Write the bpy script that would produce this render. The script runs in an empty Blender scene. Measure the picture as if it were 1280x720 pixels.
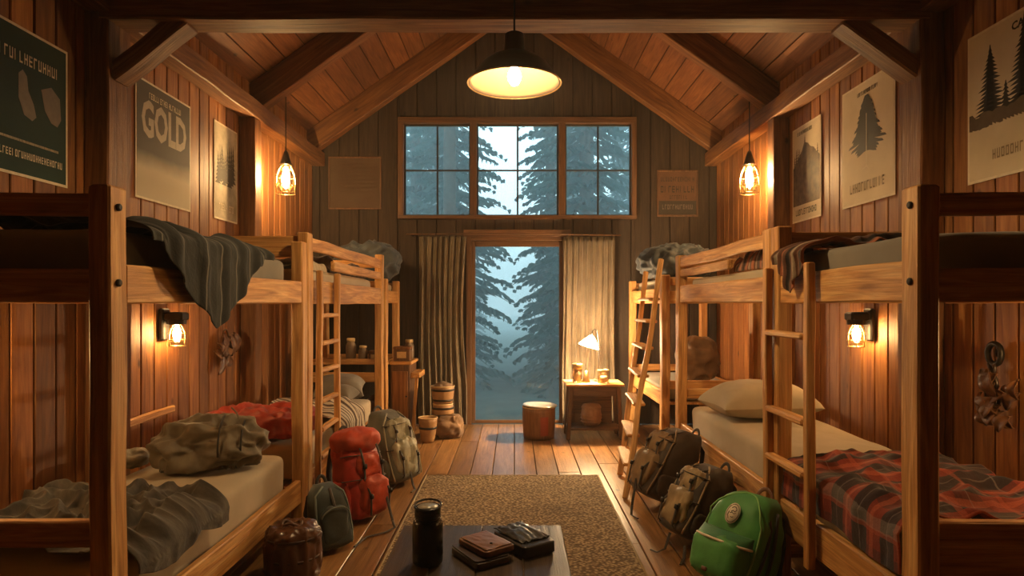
import bpy, math, random
from mathutils import Vector, Matrix, noise
PI = math.pi
rnd = random.Random(11)
scn = bpy.context.scene
COL = scn.collection
EYE = 1.45

# ------------------------------------------------------------------ mesh builder
class MB:
    def __init__(s): s.v = []; s.f = []; s.g = []; s.t = []
    def add(s, vs, fs, grain=None, tone=0.5):
        b = len(s.v)
        s.v += [tuple(p) for p in vs]
        s.f += [tuple(i + b for i in f) for f in fs]
        s.g += [tuple(p) for p in (grain or vs)]
        s.t += [tone] * len(vs)
        return s

def timber(m, p0, p1, w, d, up=(0, 0, 1), c=0.006, amp=0.002, tone=None, seg=0.14):
    """a sawn timber from p0 to p1; w sideways, d along up"""
    p0, p1 = Vector(p0), Vector(p1); ax = p1 - p0; L = ax.length; z = ax.normalized(); up = Vector(up)
    x = up.cross(z)
    x = x.normalized() if x.length > 1e-6 else Vector((1, 0, 0))
    y = z.cross(x)
    c = min(c, w * .3, d * .3, L * .3)
    n = max(1, int(L / seg)); ts = [0, c] + [c + (L - 2 * c) * i / n for i in range(1, n)] + [L - c, L]
    off = Vector((rnd.uniform(0, 9), rnd.uniform(0, 9), rnd.uniform(0, 9)))
    if tone is None: tone = rnd.uniform(.25, .75)
    sec = [(w/2-c, d/2), (w/2, d/2-c), (w/2, -d/2+c), (w/2-c, -d/2), (-w/2+c, -d/2), (-w/2, -d/2+c), (-w/2, d/2-c), (-w/2+c, d/2)][::-1]
    vs, gs, fs = [], [], []
    for k, t in enumerate(ts):
        e = k in (0, len(ts) - 1); s_ = (w - 2*c) / w if e else 1; r_ = (d - 2*c) / d if e else 1
        jx = noise.noise(Vector((t*1.7, off.x, 0))) * amp * 2; jy = noise.noise(Vector((t*1.7, off.y, 5))) * amp * 2
        for a, b in sec:
            q = noise.noise(Vector((a*9 + off.x, b*9, t*4 + off.z))) * amp
            A = a * s_ * (1 + q / w) + jx; B = b * r_ * (1 + q / d) + jy
            vs.append(p0 + x*A + y*B + z*t); gs.append(Vector((a, b, t)) + off)
    for k in range(len(ts) - 1):
        for i in range(8):
            j = (i + 1) % 8
            fs.append((k*8+i, k*8+j, k*8+8+j, k*8+8+i))
    fs.append(tuple(range(7, -1, -1))); fs.append(tuple(range((len(ts)-1)*8, len(ts)*8)))
    return m.add(vs, fs, gs, tone)

def cbox(m, x0, x1, y0, y1, z0, z1, c=0.004, tone=None, axis='z', amp=0):
    """chamfered box, grain along axis"""
    cx, cy, cz = (x0+x1)/2, (y0+y1)/2, (z0+z1)/2
    if axis == 'z': return timber(m, (cx, cy, z0), (cx, cy, z1), x1-x0, y1-y0, (0, 1, 0), c, amp, tone, 9)
    if axis == 'y': return timber(m, (cx, y0, cz), (cx, y1, cz), x1-x0, z1-z0, (0, 0, 1), c, amp, tone, 9)
    return timber(m, (x0, cy, cz), (x1, cy, cz), y1-y0, z1-z0, (0, 0, 1), c, amp, tone, 9)

def lathe(m, prof, o=(0, 0, 0), seg=24, tone=.5, rot=None, sx=1, sy=1, wob=0):
    o = Vector(o); vs = []; fs = []; gs = []
    for r, z in prof:
        for i in range(seg):
            a = 2*PI*i/seg
            rr = r * (1 + wob * noise.noise(Vector((math.cos(a)*2, math.sin(a)*2, z*14))))
            p = Vector((rr*math.cos(a)*sx, rr*math.sin(a)*sy, z))
            gs.append(p.copy())
            if rot: p = rot @ p
            vs.append(o + p)
    n = len(prof)
    for k in range(n-1):
        for i in range(seg):
            j = (i+1) % seg
            fs.append((k*seg+i, k*seg+j, (k+1)*seg+j, (k+1)*seg+i))
    if prof[0][0] > 1e-5: fs.append(tuple(range(seg))[::-1])
    if prof[-1][0] > 1e-5: fs.append(tuple(range((n-1)*seg, n*seg)))
    return m.add(vs, fs, gs, tone)

def tube(m, pts, r, seg=8, flat=None, tone=.5, closed=False):
    """round tube; flat=(a,b,normal): strap of half width a, half thickness b"""
    P = [Vector(p) for p in pts]; n = len(P); vs = []; fs = []; gs = []
    prev = None; L = 0
    for k in range(n):
        if closed: t = P[(k+1) % n] - P[k-1]
        else: t = P[min(k+1, n-1)] - P[max(k-1, 0)]
        t.normalize()
        ref = Vector(flat[2]) if flat else (prev if prev is not None else (Vector((0, 0, 1)) if abs(t.z) < .9 else Vector((1, 0, 0))))
        x = ref.cross(t)
        if x.length < 1e-5: x = Vector((1, 0, 0)).cross(t)
        x.normalize(); y = t.cross(x); prev = y
        if k: L += (P[k] - P[k-1]).length
        rr = r[k] if isinstance(r, (list, tuple)) else r
        for i in range(seg):
            a = 2*PI*i/seg
            A, B = (flat[0], flat[1]) if flat else (rr, rr)
            vs.append(P[k] + x*A*math.cos(a) + y*B*math.sin(a)); gs.append((A*a, 0, L))
    rng = n if closed else n-1
    for k in range(rng):
        for i in range(seg):
            j = (i+1) % seg; k2 = (k+1) % n
            fs.append((k*seg+i, k*seg+j, k2*seg+j, k2*seg+i))
    if not closed:
        fs.append(tuple(range(seg))[::-1]); fs.append(tuple(range((n-1)*seg, n*seg)))
    return m.add(vs, fs, gs, tone)

def spow(a, p): return math.copysign(abs(a)**p, a)
def wrinkle(p, f, seed=0):
    """sharp crumple ridges, about -0.5 .. 0.5"""
    q = Vector(p) * f + Vector((seed*3.1, seed*7.7, seed))
    return (1 - abs(noise.noise(q)) * 2.6) * .55 + (1 - abs(noise.noise(q*2.1)) * 2.6) * .28 - .35

def blob(m, c, r, e=1.0, amp=0, f=6, rot=None, nu=32, nv=20, seed=0, floor_z=None, stretch=(1, 1, 1), eh=None):
    eh = e if eh is None else eh
    """superellipsoid with crumples; e<1 squarer"""
    c = Vector(c); vs = []; gs = []; fs = []
    for j in range(nv+1):
        ph = -PI/2 + PI*j/nv
        for i in range(nu):
            th = 2*PI*i/nu
            d = Vector((spow(math.cos(ph), e)*spow(math.cos(th), eh), spow(math.cos(ph), e)*spow(math.sin(th), eh), spow(math.sin(ph), e)))
            p = Vector((d.x*r[0], d.y*r[1], d.z*r[2]))
            if amp:
                q = Vector((p.x*stretch[0], p.y*stretch[1], p.z*stretch[2]))
                nn = Vector((math.cos(ph)*math.cos(th), math.cos(ph)*math.sin(th), math.sin(ph)))
                p += nn * amp * wrinkle(q, f, seed)
            gs.append(p.copy())
            if rot: p = rot @ p
            p = c + p
            if floor_z is not None and p.z < floor_z: p.z = floor_z + .0005*(nv-j)
            vs.append(p)
    for j in range(nv):
        for i in range(nu):
            k = (i+1) % nu
            fs.append((j*nu+i, j*nu+k, (j+1)*nu+k, (j+1)*nu+i))
    return m.add(vs, fs, gs)

def surf(m, fn, nu, nv, su=1, sv=1):
    vs = []; gs = []; fs = []
    for j in range(nv+1):
        for i in range(nu+1):
            u, v = i/nu, j/nv
            vs.append(fn(u, v)); gs.append((u*su, v*sv, 0))
    w = nu+1
    for j in range(nv):
        for i in range(nu):
            fs.append((j*w+i, j*w+i+1, (j+1)*w+i+1, (j+1)*w+i))
    return m.add(vs, fs, gs)

def poly(m, pts, th_vec, tone=.5):
    """flat outline given thickness"""
    t = Vector(th_vec); n = len(pts); P = [Vector(p) for p in pts]
    vs = P + [p + t for p in P]
    fs = [tuple(range(n)), tuple(range(2*n-1, n-1, -1))] + [(i, (i+1) % n, n+(i+1) % n, n+i)[::-1] for i in range(n)]
    return m.add(vs, fs, None, tone)

def empty(name, loc, rot=(0, 0, 0), label=None, cat=None, group=None):
    o = bpy.data.objects.new(name, None); COL.objects.link(o)
    o.location = loc; o.rotation_euler = rot; o.empty_display_size = .1
    return tag(o, label, cat, group)
def tag(o, label=None, cat=None, group=None, kind=None):
    if label: o['label'] = label
    if cat: o['category'] = cat
    if group: o['group'] = group
    if kind: o['kind'] = kind
    return o
def obj(name, m, mat, parent=None, world=True, smooth=False, origin=True, solid=0, sub=0, label=None):
    """link ONE mesh object; world=True: coordinates are in the room, brought into the parent's frame"""
    me = bpy.data.meshes.new(name); V = [Vector(v) for v in m.v]; loc = None
    if parent is not None and world:
        M = Matrix.Identity(4); chain = []; p = parent
        while p is not None: chain.append(p); p = p.parent
        for q in reversed(chain): M = M @ q.matrix_basis
        Mi = M.inverted(); V = [Mi @ v for v in V]
    elif parent is None and origin:
        lo = [min(v[i] for v in V) for i in range(3)]; hi = [max(v[i] for v in V) for i in range(3)]
        loc = Vector(((lo[0]+hi[0])/2, (lo[1]+hi[1])/2, lo[2])); V = [v - loc for v in V]
    me.from_pydata([tuple(v) for v in V], [], m.f)
    a = me.attributes.new('grain', 'FLOAT_VECTOR', 'POINT'); a.data.foreach_set('vector', [c for g in m.g for c in g])
    a = me.attributes.new('tone', 'FLOAT', 'POINT'); a.data.foreach_set('value', m.t)
    me.materials.append(mat)
    if smooth: me.polygons.foreach_set('use_smooth', [True]*len(me.polygons))
    me.update()
    o = bpy.data.objects.new(name, me); COL.objects.link(o)
    if loc is not None: o.location = loc
    if parent is not None: o.parent = parent
    if solid:
        md = o.modifiers.new('thickness', 'SOLIDIFY'); md.thickness = solid; md.offset = 1
    if sub:
        md = o.modifiers.new('smooth', 'SUBSURF'); md.levels = sub; md.render_levels = sub
    if label: o['label'] = label
    return o
def struct(name, m, mat, **k): return tag(obj(name, m, mat, origin=False, **k), kind='structure')

# ------------------------------------------------------------------ materials
def mat_new(name):
    m = bpy.data.materials.new(name); m.use_nodes = True
    nt = m.node_tree; b = nt.nodes['Principled BSDF']
    return m, nt, b
def N(nt, t, **k):
    n = nt.nodes.new(t)
    for a, v in k.items(): setattr(n, a, v)
    return n
def ramp(nt, src, stops):
    r = N(nt, 'ShaderNodeValToRGB'); e = r.color_ramp.elements
    while len(e) < len(stops): e.new(.5)
    for i, (p, c) in enumerate(stops):
        e[i].position = p; e[i].color = (*c, 1) if len(c) == 3 else c
    nt.links.new(src, r.inputs[0]); return r
def mixc(nt, fac, a, b, mode='MIX'):
    n = N(nt, 'ShaderNodeMix', data_type='RGBA', blend_type=mode)
    for s, v in ((0, fac), (6, a), (7, b)):
        if hasattr(v, 'is_output'): nt.links.new(v, n.inputs[s])
        else: n.inputs[s].default_value = v if not isinstance(v, tuple) else (*v, 1)
    return n.outputs[2]
def math_(nt, op, a, b=0, c=None):
    n = N(nt, 'ShaderNodeMath', operation=op)
    for i, v in enumerate((a, b, c)):
        if v is None: continue
        if hasattr(v, 'is_output'): nt.links.new(v, n.inputs[i])
        else: n.inputs[i].default_value = v
    return n.outputs[0]
def attr(nt, name='grain'): return N(nt, 'ShaderNodeAttribute', attribute_name=name)
def mapping(nt, vec, scale):
    n = N(nt, 'ShaderNodeMapping'); nt.links.new(vec, n.inputs[0]); n.inputs['Scale'].default_value = scale; return n.outputs[0]
def noise_(nt, vec, scale, detail=4, dist=0, rough=.55):
    n = N(nt, 'ShaderNodeTexNoise'); nt.links.new(vec, n.inputs['Vector'])
    n.inputs['Scale'].default_value = scale; n.inputs['Detail'].default_value = detail
    n.inputs['Distortion'].default_value = dist; n.inputs['Roughness'].default_value = rough; return n.outputs['Fac']
def bump(nt, b, h, strength, dist=.01):
    n = N(nt, 'ShaderNodeBump'); nt.links.new(h, n.inputs['Height']); n.inputs['Strength'].default_value = strength; n.inputs['Distance'].default_value = dist
    nt.links.new(n.outputs[0], b.inputs['Normal'])

def wood(name, dark, mid, light, rough=.6, knots=True, vary=.35, bmp=.35, grain=1.0, wk=(.80, .73, .55)):
    dark, mid, light = [(c_[0]*wk[0], c_[1]*wk[1], c_[2]*wk[2]) for c_ in (dark, mid, light)]
    m, nt, b = mat_new(name); g = attr(nt).outputs['Vector']; t = attr(nt, 'tone').outputs['Fac']
    s = mapping(nt, g, (14*grain, 14*grain, 1.1)); n1 = noise_(nt, s, 1.6, 5, 1.2)
    s2 = mapping(nt, g, (90*grain, 90*grain, 2.2)); n2 = noise_(nt, s2, 1.5, 3)
    n3 = noise_(nt, g, 1.3, 3)
    c = ramp(nt, n1, [(.28, dark), (.5, mid), (.72, light)]).outputs[0]
    c = mixc(nt, .42, c, ramp(nt, n2, [(.3, (.35, .35, .35)), (.62, (1, 1, 1))]).outputs[0], 'MULTIPLY')
    v = math_(nt, 'MULTIPLY_ADD', t, 2*vary, 1 - vary)
    v = math_(nt, 'MULTIPLY', v, math_(nt, 'MULTIPLY_ADD', n3, .7, .65))
    cc = N(nt, 'ShaderNodeCombineColor'); [nt.links.new(v, cc.inputs[i]) for i in range(3)]
    c = mixc(nt, 1.0, c, cc.outputs[0], 'MULTIPLY')
    if knots:
        vo = N(nt, 'ShaderNodeTexVoronoi'); nt.links.new(mapping(nt, g, (1, 1, .55)), vo.inputs['Vector']); vo.inputs['Scale'].default_value = 3.4
        k = ramp(nt, vo.outputs['Distance'], [(.03, (1, 1, 1)), (.075, (0, 0, 0))]).outputs[0]
        c = mixc(nt, math_(nt, 'MULTIPLY', k, .85), c, tuple(x*.18 for x in dark))
    nt.links.new(c, b.inputs['Base Color']); b.inputs['Roughness'].default_value = rough
    h = math_(nt, 'ADD', n1, math_(nt, 'MULTIPLY', n2, .6)); bump(nt, b, h, bmp, .006)
    return m

def cloth(name, col, col2=None, rough=.9, scale=7, weave=700, bmp=.25, sheen=.15):
    m, nt, b = mat_new(name); g = attr(nt).outputs['Vector']
    n = noise_(nt, g, scale, 5); col2 = col2 or tuple(x*.72 for x in col)
    nt.links.new(ramp(nt, n, [(.35, col2), (.65, col)]).outputs[0], b.inputs['Base Color'])
    b.inputs['Roughness'].default_value = rough; b.inputs['Sheen Weight'].default_value = sheen
    h = math_(nt, 'ADD', math_(nt, 'MULTIPLY', noise_(nt, g, weave, 1), .3), noise_(nt, g, scale*4, 4)); bump(nt, b, h, bmp, .006)
    return m
def stripes(name, base, bands, axis=0, rough=.92, warp=.02, bmp=.3):
    """bands: (period, centre, width, colour)"""
    m, nt, b = mat_new(name); g = attr(nt).outputs['Vector']
    sx = N(nt, 'ShaderNodeSeparateXYZ'); nt.links.new(g, sx.inputs[0])
    n = noise_(nt, g, 9, 3); c = base
    for ax, per, cen, wid, col, f in bands:
        x = math_(nt, 'ADD', sx.outputs[ax], math_(nt, 'MULTIPLY', n, warp))
        fr = math_(nt, 'FRACT', math_(nt, 'DIVIDE', x, per))
        d = math_(nt, 'ABSOLUTE', math_(nt, 'SUBTRACT', fr, cen))
        k = math_(nt, 'LESS_THAN', d, wid/2)
        c = mixc(nt, math_(nt, 'MULTIPLY', k, f), c, col)
    c = mixc(nt, .5, c, ramp(nt, noise_(nt, g, 160, 2), [(.3, (.45, .45, .45)), (.7, (1, 1, 1))]).outputs[0], 'MULTIPLY')
    nt.links.new(c, b.inputs['Base Color']); b.inputs['Roughness'].default_value = rough; b.inputs['Sheen Weight'].default_value = .1
    bump(nt, b, noise_(nt, g, 60, 4), bmp, .008); return m
def plain(name, col, rough=.5, metal=0, bmp=0, scale=30, var=.2, sheen=0):
    m, nt, b = mat_new(name); g = attr(nt).outputs['Vector']; n = noise_(nt, g, scale, 4)
    nt.links.new(ramp(nt, n, [(.3, tuple(x*(1-var) for x in col)), (.7, col)]).outputs[0], b.inputs['Base Color'])
    b.inputs['Roughness'].default_value = rough; b.inputs['Metallic'].default_value = metal; b.inputs['Sheen Weight'].default_value = sheen
    if bmp: bump(nt, b, n, bmp, .004)
    return m
def emit(name, col, s):
    m, nt, b = mat_new(name); b.inputs['Base Color'].default_value = (*col, 1)
    b.inputs['Emission Color'].default_value = (*col, 1); b.inputs['Emission Strength'].default_value = s; return m
def glass(name, tint=(.93, .97, 1), refl=.12):
    m, nt, b = mat_new(name); nt.nodes.remove(b); out = nt.nodes['Material Output']
    t = N(nt, 'ShaderNodeBsdfTransparent'); t.inputs[0].default_value = (*tint, 1)
    g = N(nt, 'ShaderNodeBsdfGlossy'); g.inputs['Roughness'].default_value = .04
    f = N(nt, 'ShaderNodeLayerWeight'); f.inputs['Blend'].default_value = .25
    mx = N(nt, 'ShaderNodeMixShader'); nt.links.new(math_(nt, 'MULTIPLY_ADD', f.outputs['Fresnel'], .6, refl*.2), mx.inputs[0])
    nt.links.new(t.outputs[0], mx.inputs[1]); nt.links.new(g.outputs[0], mx.inputs[2]); nt.links.new(mx.outputs[0], out.inputs[0]); return m

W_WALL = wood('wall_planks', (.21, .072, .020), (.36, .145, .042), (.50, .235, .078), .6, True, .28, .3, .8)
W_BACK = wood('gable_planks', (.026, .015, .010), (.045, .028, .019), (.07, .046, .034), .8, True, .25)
W_CEIL = wood('ceiling_planks', (.15, .050, .018), (.24, .090, .032), (.32, .135, .054), .68, True, .28)
W_FLOOR = wood('floor_planks', (.19, .095, .042), (.34, .185, .088), (.50, .30, .16), .32, True, .28, .25)
W_BEAM = wood('frame_timber', (.14, .050, .016), (.27, .112, .037), (.40, .195, .075), .6, True, .2, .5)
W_BUNK = wood('bunk_timber', (.32, .135, .042), (.58, .295, .11), (.80, .50, .24), .55, True, .15, .45, 1.0, (1, .98, .80))
W_DARK = wood('table_timber', (.040, .026, .020), (.075, .050, .038), (.12, .085, .065), .42, False, .25, .4)
W_TRIM = wood('trim_timber', (.09, .040, .018), (.15, .072, .034), (.22, .115, .056), .6, False, .15)
SHADOWGAP = plain('gap_backing', (.03, .016, .009), .9)
METAL = plain('black_iron', (.028, .024, .022), .45, .7, .15)
ENAMEL = plain('lamp_enamel', (.045, .030, .020), .4, .3)
CREAM = plain('lamp_inside', (.055, .032, .012), .6, .0)
BRASS = plain('brass', (.62, .42, .18), .35, 1)
CORD = plain('cord_black', (.012, .01, .009), .7)
GLASS = glass('window_glass'); JARGLASS = glass('jar_glass', (1, .93, .8), .6)

# ------------------------------------------------------------------ room
XW, YB, YR, APEX, SL = 2.44, 7.73, -1.3, 5.2, .70
def ceil_z(x): return APEX - SL * abs(x)

def vboards(m, u0, u1, w, zlo, zhi, place, gap=.011, th=.02):
    """vertical boards; place(u, depth, z) -> point; zhi may be a function of u"""
    k = math.floor(u0 / w); 
    while k * w < u1 - .002:
        a, b = max(k*w + gap/2, u0), min((k+1)*w - gap/2, u1); k += 1
        if b - a < .012: continue
        ta = zhi(a) if callable(zhi) else zhi; tb = zhi(b) if callable(zhi) else zhi
        off = Vector((rnd.uniform(0, 9), rnd.uniform(0, 9), rnd.uniform(0, 9))); tone = rnd.random(); c = .004; d = rnd.uniform(0, .003)
        sec = [(a, -th), (b, -th), (b, -c-d), (b-c, -d), (a+c, -d), (a, -c-d)]
        vs, gs = [], []
        for top in (0, 1):
            for (u, q) in sec:
                z = zlo if not top else ta + (tb-ta)*(u-a)/(b-a)
                vs.append(place(u, q, z)); gs.append(Vector((u-a, q, z)) + off)
        fs = [(i, (i+1) % 6, 6+(i+1) % 6, 6+i) for i in range(6)] + [tuple(range(5, -1, -1)), tuple(range(6, 12))]
        m.add(vs, fs, gs, tone)

for side, s in (('left', -1), ('right', 1)):
    m = MB()
    vboards(m, YR, YB, .155, 0, 3.5, lambda u, q, z, s=s: (s*(XW - q), u, z))
    m.add([(s*(XW+.021), YR, 0), (s*(XW+.021), YB, 0), (s*(XW+.021), YB, 3.5), (s*(XW+.021), YR, 3.5)], [(0, 1, 2, 3)])
    w = struct('wall_' + side, m, W_WALL)
    m = MB(); cbox(m, min(s*(XW+.03), s*(XW+.09)), max(s*(XW+.03), s*(XW+.09)), YR-.1, YB+.1, -.1, 3.6)
    b = obj('backing', m, SHADOWGAP, w)
# gable wall with window and door openings, built round them
def pxX(px, Y): return (px - 643) * Y / 800
def pxZ(py, Y): return EYE - (py - 380) * Y / 800
DX0, DX1, DZ1 = pxX(589, YB), pxX(704, YB), pxZ(301, YB)
WX0, WX1, WZ0, WZ1 = pxX(500, YB), pxX(793, YB), pxZ(271, YB), pxZ(150.5, YB)
m = MB(); pl = lambda u, q, z: (u, YB - q, z)
tops = lambda u: ceil_z(u) - .001
def seg_wall(m, pl):
    vboards(m, -XW, WX0, .235, 0, tops, pl); vboards(m, WX1, XW, .235, 0, tops, pl)
    vboards(m, WX0, WX1, .235, WZ1, tops, pl)
    vboards(m, WX0, DX0, .235, 0, WZ0, pl); vboards(m, DX1, WX1, .235, 0, WZ0, pl)
    vboards(m, DX0, DX1, .235, DZ1, WZ0, pl)
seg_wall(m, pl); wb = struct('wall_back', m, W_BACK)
m = MB()
def slabxz(x0, x1, z0, z1): cbox(m, x0, x1, YB+.024, YB+.10, z0, z1, .001)
slabxz(-XW-.1, WX0, 0, 5.3); slabxz(WX1, XW+.1, 0, 5.3); slabxz(WX0, WX1, WZ1, 5.3); slabxz(WX0, DX0, 0, WZ0); slabxz(DX1, WX1, 0, WZ0); slabxz(DX0, DX1, DZ1, WZ0)
obj('backing', m, SHADOWGAP, wb)
m = MB(); vboards(m, -XW, XW, .155, 0, tops, lambda u, q, z: (u, YR + q, z))
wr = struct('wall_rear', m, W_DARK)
m = MB(); cbox(m, -XW-.1, XW+.1, YR-.1, YR-.03, 0, 5.3); obj('backing', m, SHADOWGAP, wr)
# floor boards
m = MB(); k = -13
while k*.19 < XW:
    a, b = max(k*.19 + .0035, -XW), min((k+1)*.19 - .0035, XW); k += 1
    y = YR; first = rnd.uniform(1.5, 4)
    while y < YB:
        y2 = min(y + first, YB); first = rnd.uniform(3, 5)
        if b > a: cbox(m, a, b, y+.0015, y2-.0015, -.03, -rnd.uniform(0, .002), .003, rnd.random(), 'y')
        y = y2
fl = struct('floor', m, W_FLOOR)
m = MB(); cbox(m, -XW-.1, XW+.1, YR-.1, YB+.1, -.12, -.032); obj('subfloor', m, SHADOWGAP, fl)
# ceiling boards, along the room, laid on the rafters
m = MB(); ca = 1/math.hypot(1, SL); sa = SL*ca
for s in (-1, 1):
    for k in range(15):
        t0, t1 = k*.215 + .004, (k+1)*.215 - .004
        y = YR; nx = rnd.uniform(1, 4)
        while y < YB:
            y2 = min(y + nx, YB); nx = rnd.uniform(2.5, 4.5)
            mid = (t0+t1)/2
            p = Vector((s*mid*ca, y+.001, APEX - mid*sa)); q = p.copy(); q.y = y2-.001
            nrm = Vector((s*sa, 0, ca))
            timber(m, p + nrm*(.012 + rnd.uniform(0, .003)), q + nrm*.012, t1-t0, .024, nrm, .003, 0, rnd.random(), 9)
            y = y2
ce = struct('ceiling', m, W_CEIL)
m = MB()
for s in (-1, 1):
    p = Vector((s*1.6*ca, YR-.1, APEX - 1.6*sa)); nrm = Vector((s*sa, 0, ca)); q = p.copy(); q.y = YB+.1
    timber(m, p + nrm*.07, q + nrm*.07, 3.3, .08, nrm, .001, 0, .5, 99)
obj('roof_backing', m, SHADOWGAP, ce)
# frame: rafters, plates, tie beam, posts, braces
for s in (-1, 1):
    for y in (1.2, 2.75, 4.36, 5.97, 7.60):
        m = MB(); d = .24
        a = Vector((s*.02, y, APEX - d/2/ca - .004)); e = Vector((s*2.43, y, ceil_z(2.43) - d/2/ca - .004))
        timber(m, a, e, .13, d, (0, 0, 1), .008, .004); struct('ceiling_rafter', m, W_BEAM)
    m = MB(); timber(m, (s*2.365, YR, 3.19), (s*2.365, YB, 3.19), .145, .16, (0, 0, 1), .008, .005, .45); struct('wall_plate', m, W_BEAM)
    for y in (3.735, 5.75):
        m = MB(); timber(m, (s*2.37, y, 0), (s*2.37, y, 3.11), .138, .22 if y < 4 else .14, (0, 1, 0), .008, .004, .5); struct('wall_post', m, W_BEAM)
    m = MB()
    pts = [(s*2.29, 2.70), (s*2.12, 2.83), (s*1.98, 2.97), (s*1.84, 3.10)]
    for i in range(3): pass
    tp = [Vector((x, 3.735, z)) for x, z in [(s*2.335, 2.78), (s*2.2, 2.88), (s*2.06, 2.98), (s*1.90, 3.10)]]
    timber(m, tp[0], tp[3], .15, .10, (0, 0, 1), .01, .012, .5, .08); struct('corner_brace', m, W_BEAM)
    # blocking beam at the gable end
m = MB(); timber(m, (-2.36, 3.72, 3.18), (2.36, 3.72, 3.18), .20, .23, (0, 0, 1), .009, .004, .55); struct('tie_beam', m, W_BEAM)
m = MB(); timber(m, (0, YR, 5.02), (0, YB, 5.02), .08, .3, (0, 0, 1)); struct('ridge_beam', m, W_BEAM)
for s, nm in ((-1, 'left'), (1, 'right')):
    m = MB(); cbox(m, min(s*2.42, s*2.438), max(s*2.42, s*2.438), YR, YB, 0, .09, axis='y'); struct('baseboard_'+nm, m, W_TRIM)

# upper window: three sashes of 2x2 panes
Wd = empty('window_1', (0, YB, WZ0)); tag(Wd, kind='structure')
m = MB(); fr = .05
cbox(m, WX0-.02, WX1+.02, YB-.05, YB+.11, WZ1-.045, WZ1+.03, axis='x'); cbox(m, WX0-.02, WX1+.02, YB-.06, YB+.11, WZ0-.03, WZ0+.012, axis='x')
cbox(m, WX0-.02, pxX(505, YB), YB-.05, YB+.11, WZ0, WZ1-.04); cbox(m, pxX(789, YB), WX1+.02, YB-.05, YB+.11, WZ0, WZ1-.04)
cbox(m, pxX(588, YB), pxX(596, YB), YB-.05, YB+.11, WZ0, WZ1-.04); cbox(m, pxX(698, YB), pxX(706.5, YB), YB-.05, YB+.11, WZ0, WZ1-.04)
obj('window_frame', m, W_TRIM, Wd)
SASH = plain('sash_paint', (.035, .042, .045), .5)
for a, b in ((505, 588), (596, 698), (706.5, 789)):
    x0, x1 = pxX(a, YB), pxX(b, YB); z0, z1 = WZ0+.012, WZ1-.045; m = MB(); t = .018
    cbox(m, x0, x1, YB+.02, YB+.05, z0, z0+t, .003, axis='x'); cbox(m, x0, x1, YB+.02, YB+.05, z1-t, z1, .003, axis='x')
    cbox(m, x0, x0+t, YB+.02, YB+.05, z0+t, z1-t, .003); cbox(m, x1-t, x1, YB+.02, YB+.05, z0+t, z1-t, .003)
    xm = (x0+x1)/2; cbox(m, xm-.011, xm+.011, YB+.022, YB+.048, z0+t, z1-t, .003)
    zm = pxZ(212.5, YB); cbox(m, x0+t, x1-t, YB+.0225, YB+.0475, zm-.009, zm+.009, .003, axis='x')
    sh = obj('window_sash', m, SASH, Wd)
    m = MB(); cbox(m, x0+.008, x1-.008, YB+.034, YB+.038, z0+.006, z1-.006, .0005); obj('window_pane', m, GLASS, sh)
# glass door
D = empty('door_1', ((DX0+DX1)/2, YB, 0)); tag(D, kind='structure')
m = MB(); fx0, fx1 = pxX(583, YB), pxX(710, YB)
cbox(m, fx0, DX0+.004, YB-.035, YB+.09, 0, DZ1+.10); cbox(m, DX1-.004, fx1, YB-.035, YB+.09, 0, DZ1+.10); cbox(m, DX0, DX1, YB-.034, YB+.09, DZ1, DZ1+.10, axis='x')
cbox(m, fx0-.03, fx1+.03, YB-.05, YB-.036, DZ1+.045, DZ1+.13, axis='x')
obj('door_frame', m, W_TRIM, D)
m = MB(); a, b = pxX(594, YB), pxX(699, YB); zt = pxZ(308, YB); zb = .045
cbox(m, DX0+.004, a, YB+.01, YB+.06, .005, DZ1); cbox(m, b, DX1-.004, YB+.01, YB+.06, .005, DZ1)
cbox(m, a, b, YB+.01, YB+.06, zt, DZ1, axis='x'); cbox(m, a, b, YB+.01, YB+.06, .005, zb, axis='x')
dl = obj('door_sash', m, W_TRIM, D)
m = MB(); cbox(m, a-.005, b+.005, YB+.032, YB+.038, zb-.005, zt+.005, .0005); obj('glass_pane', m, GLASS, dl)

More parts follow.
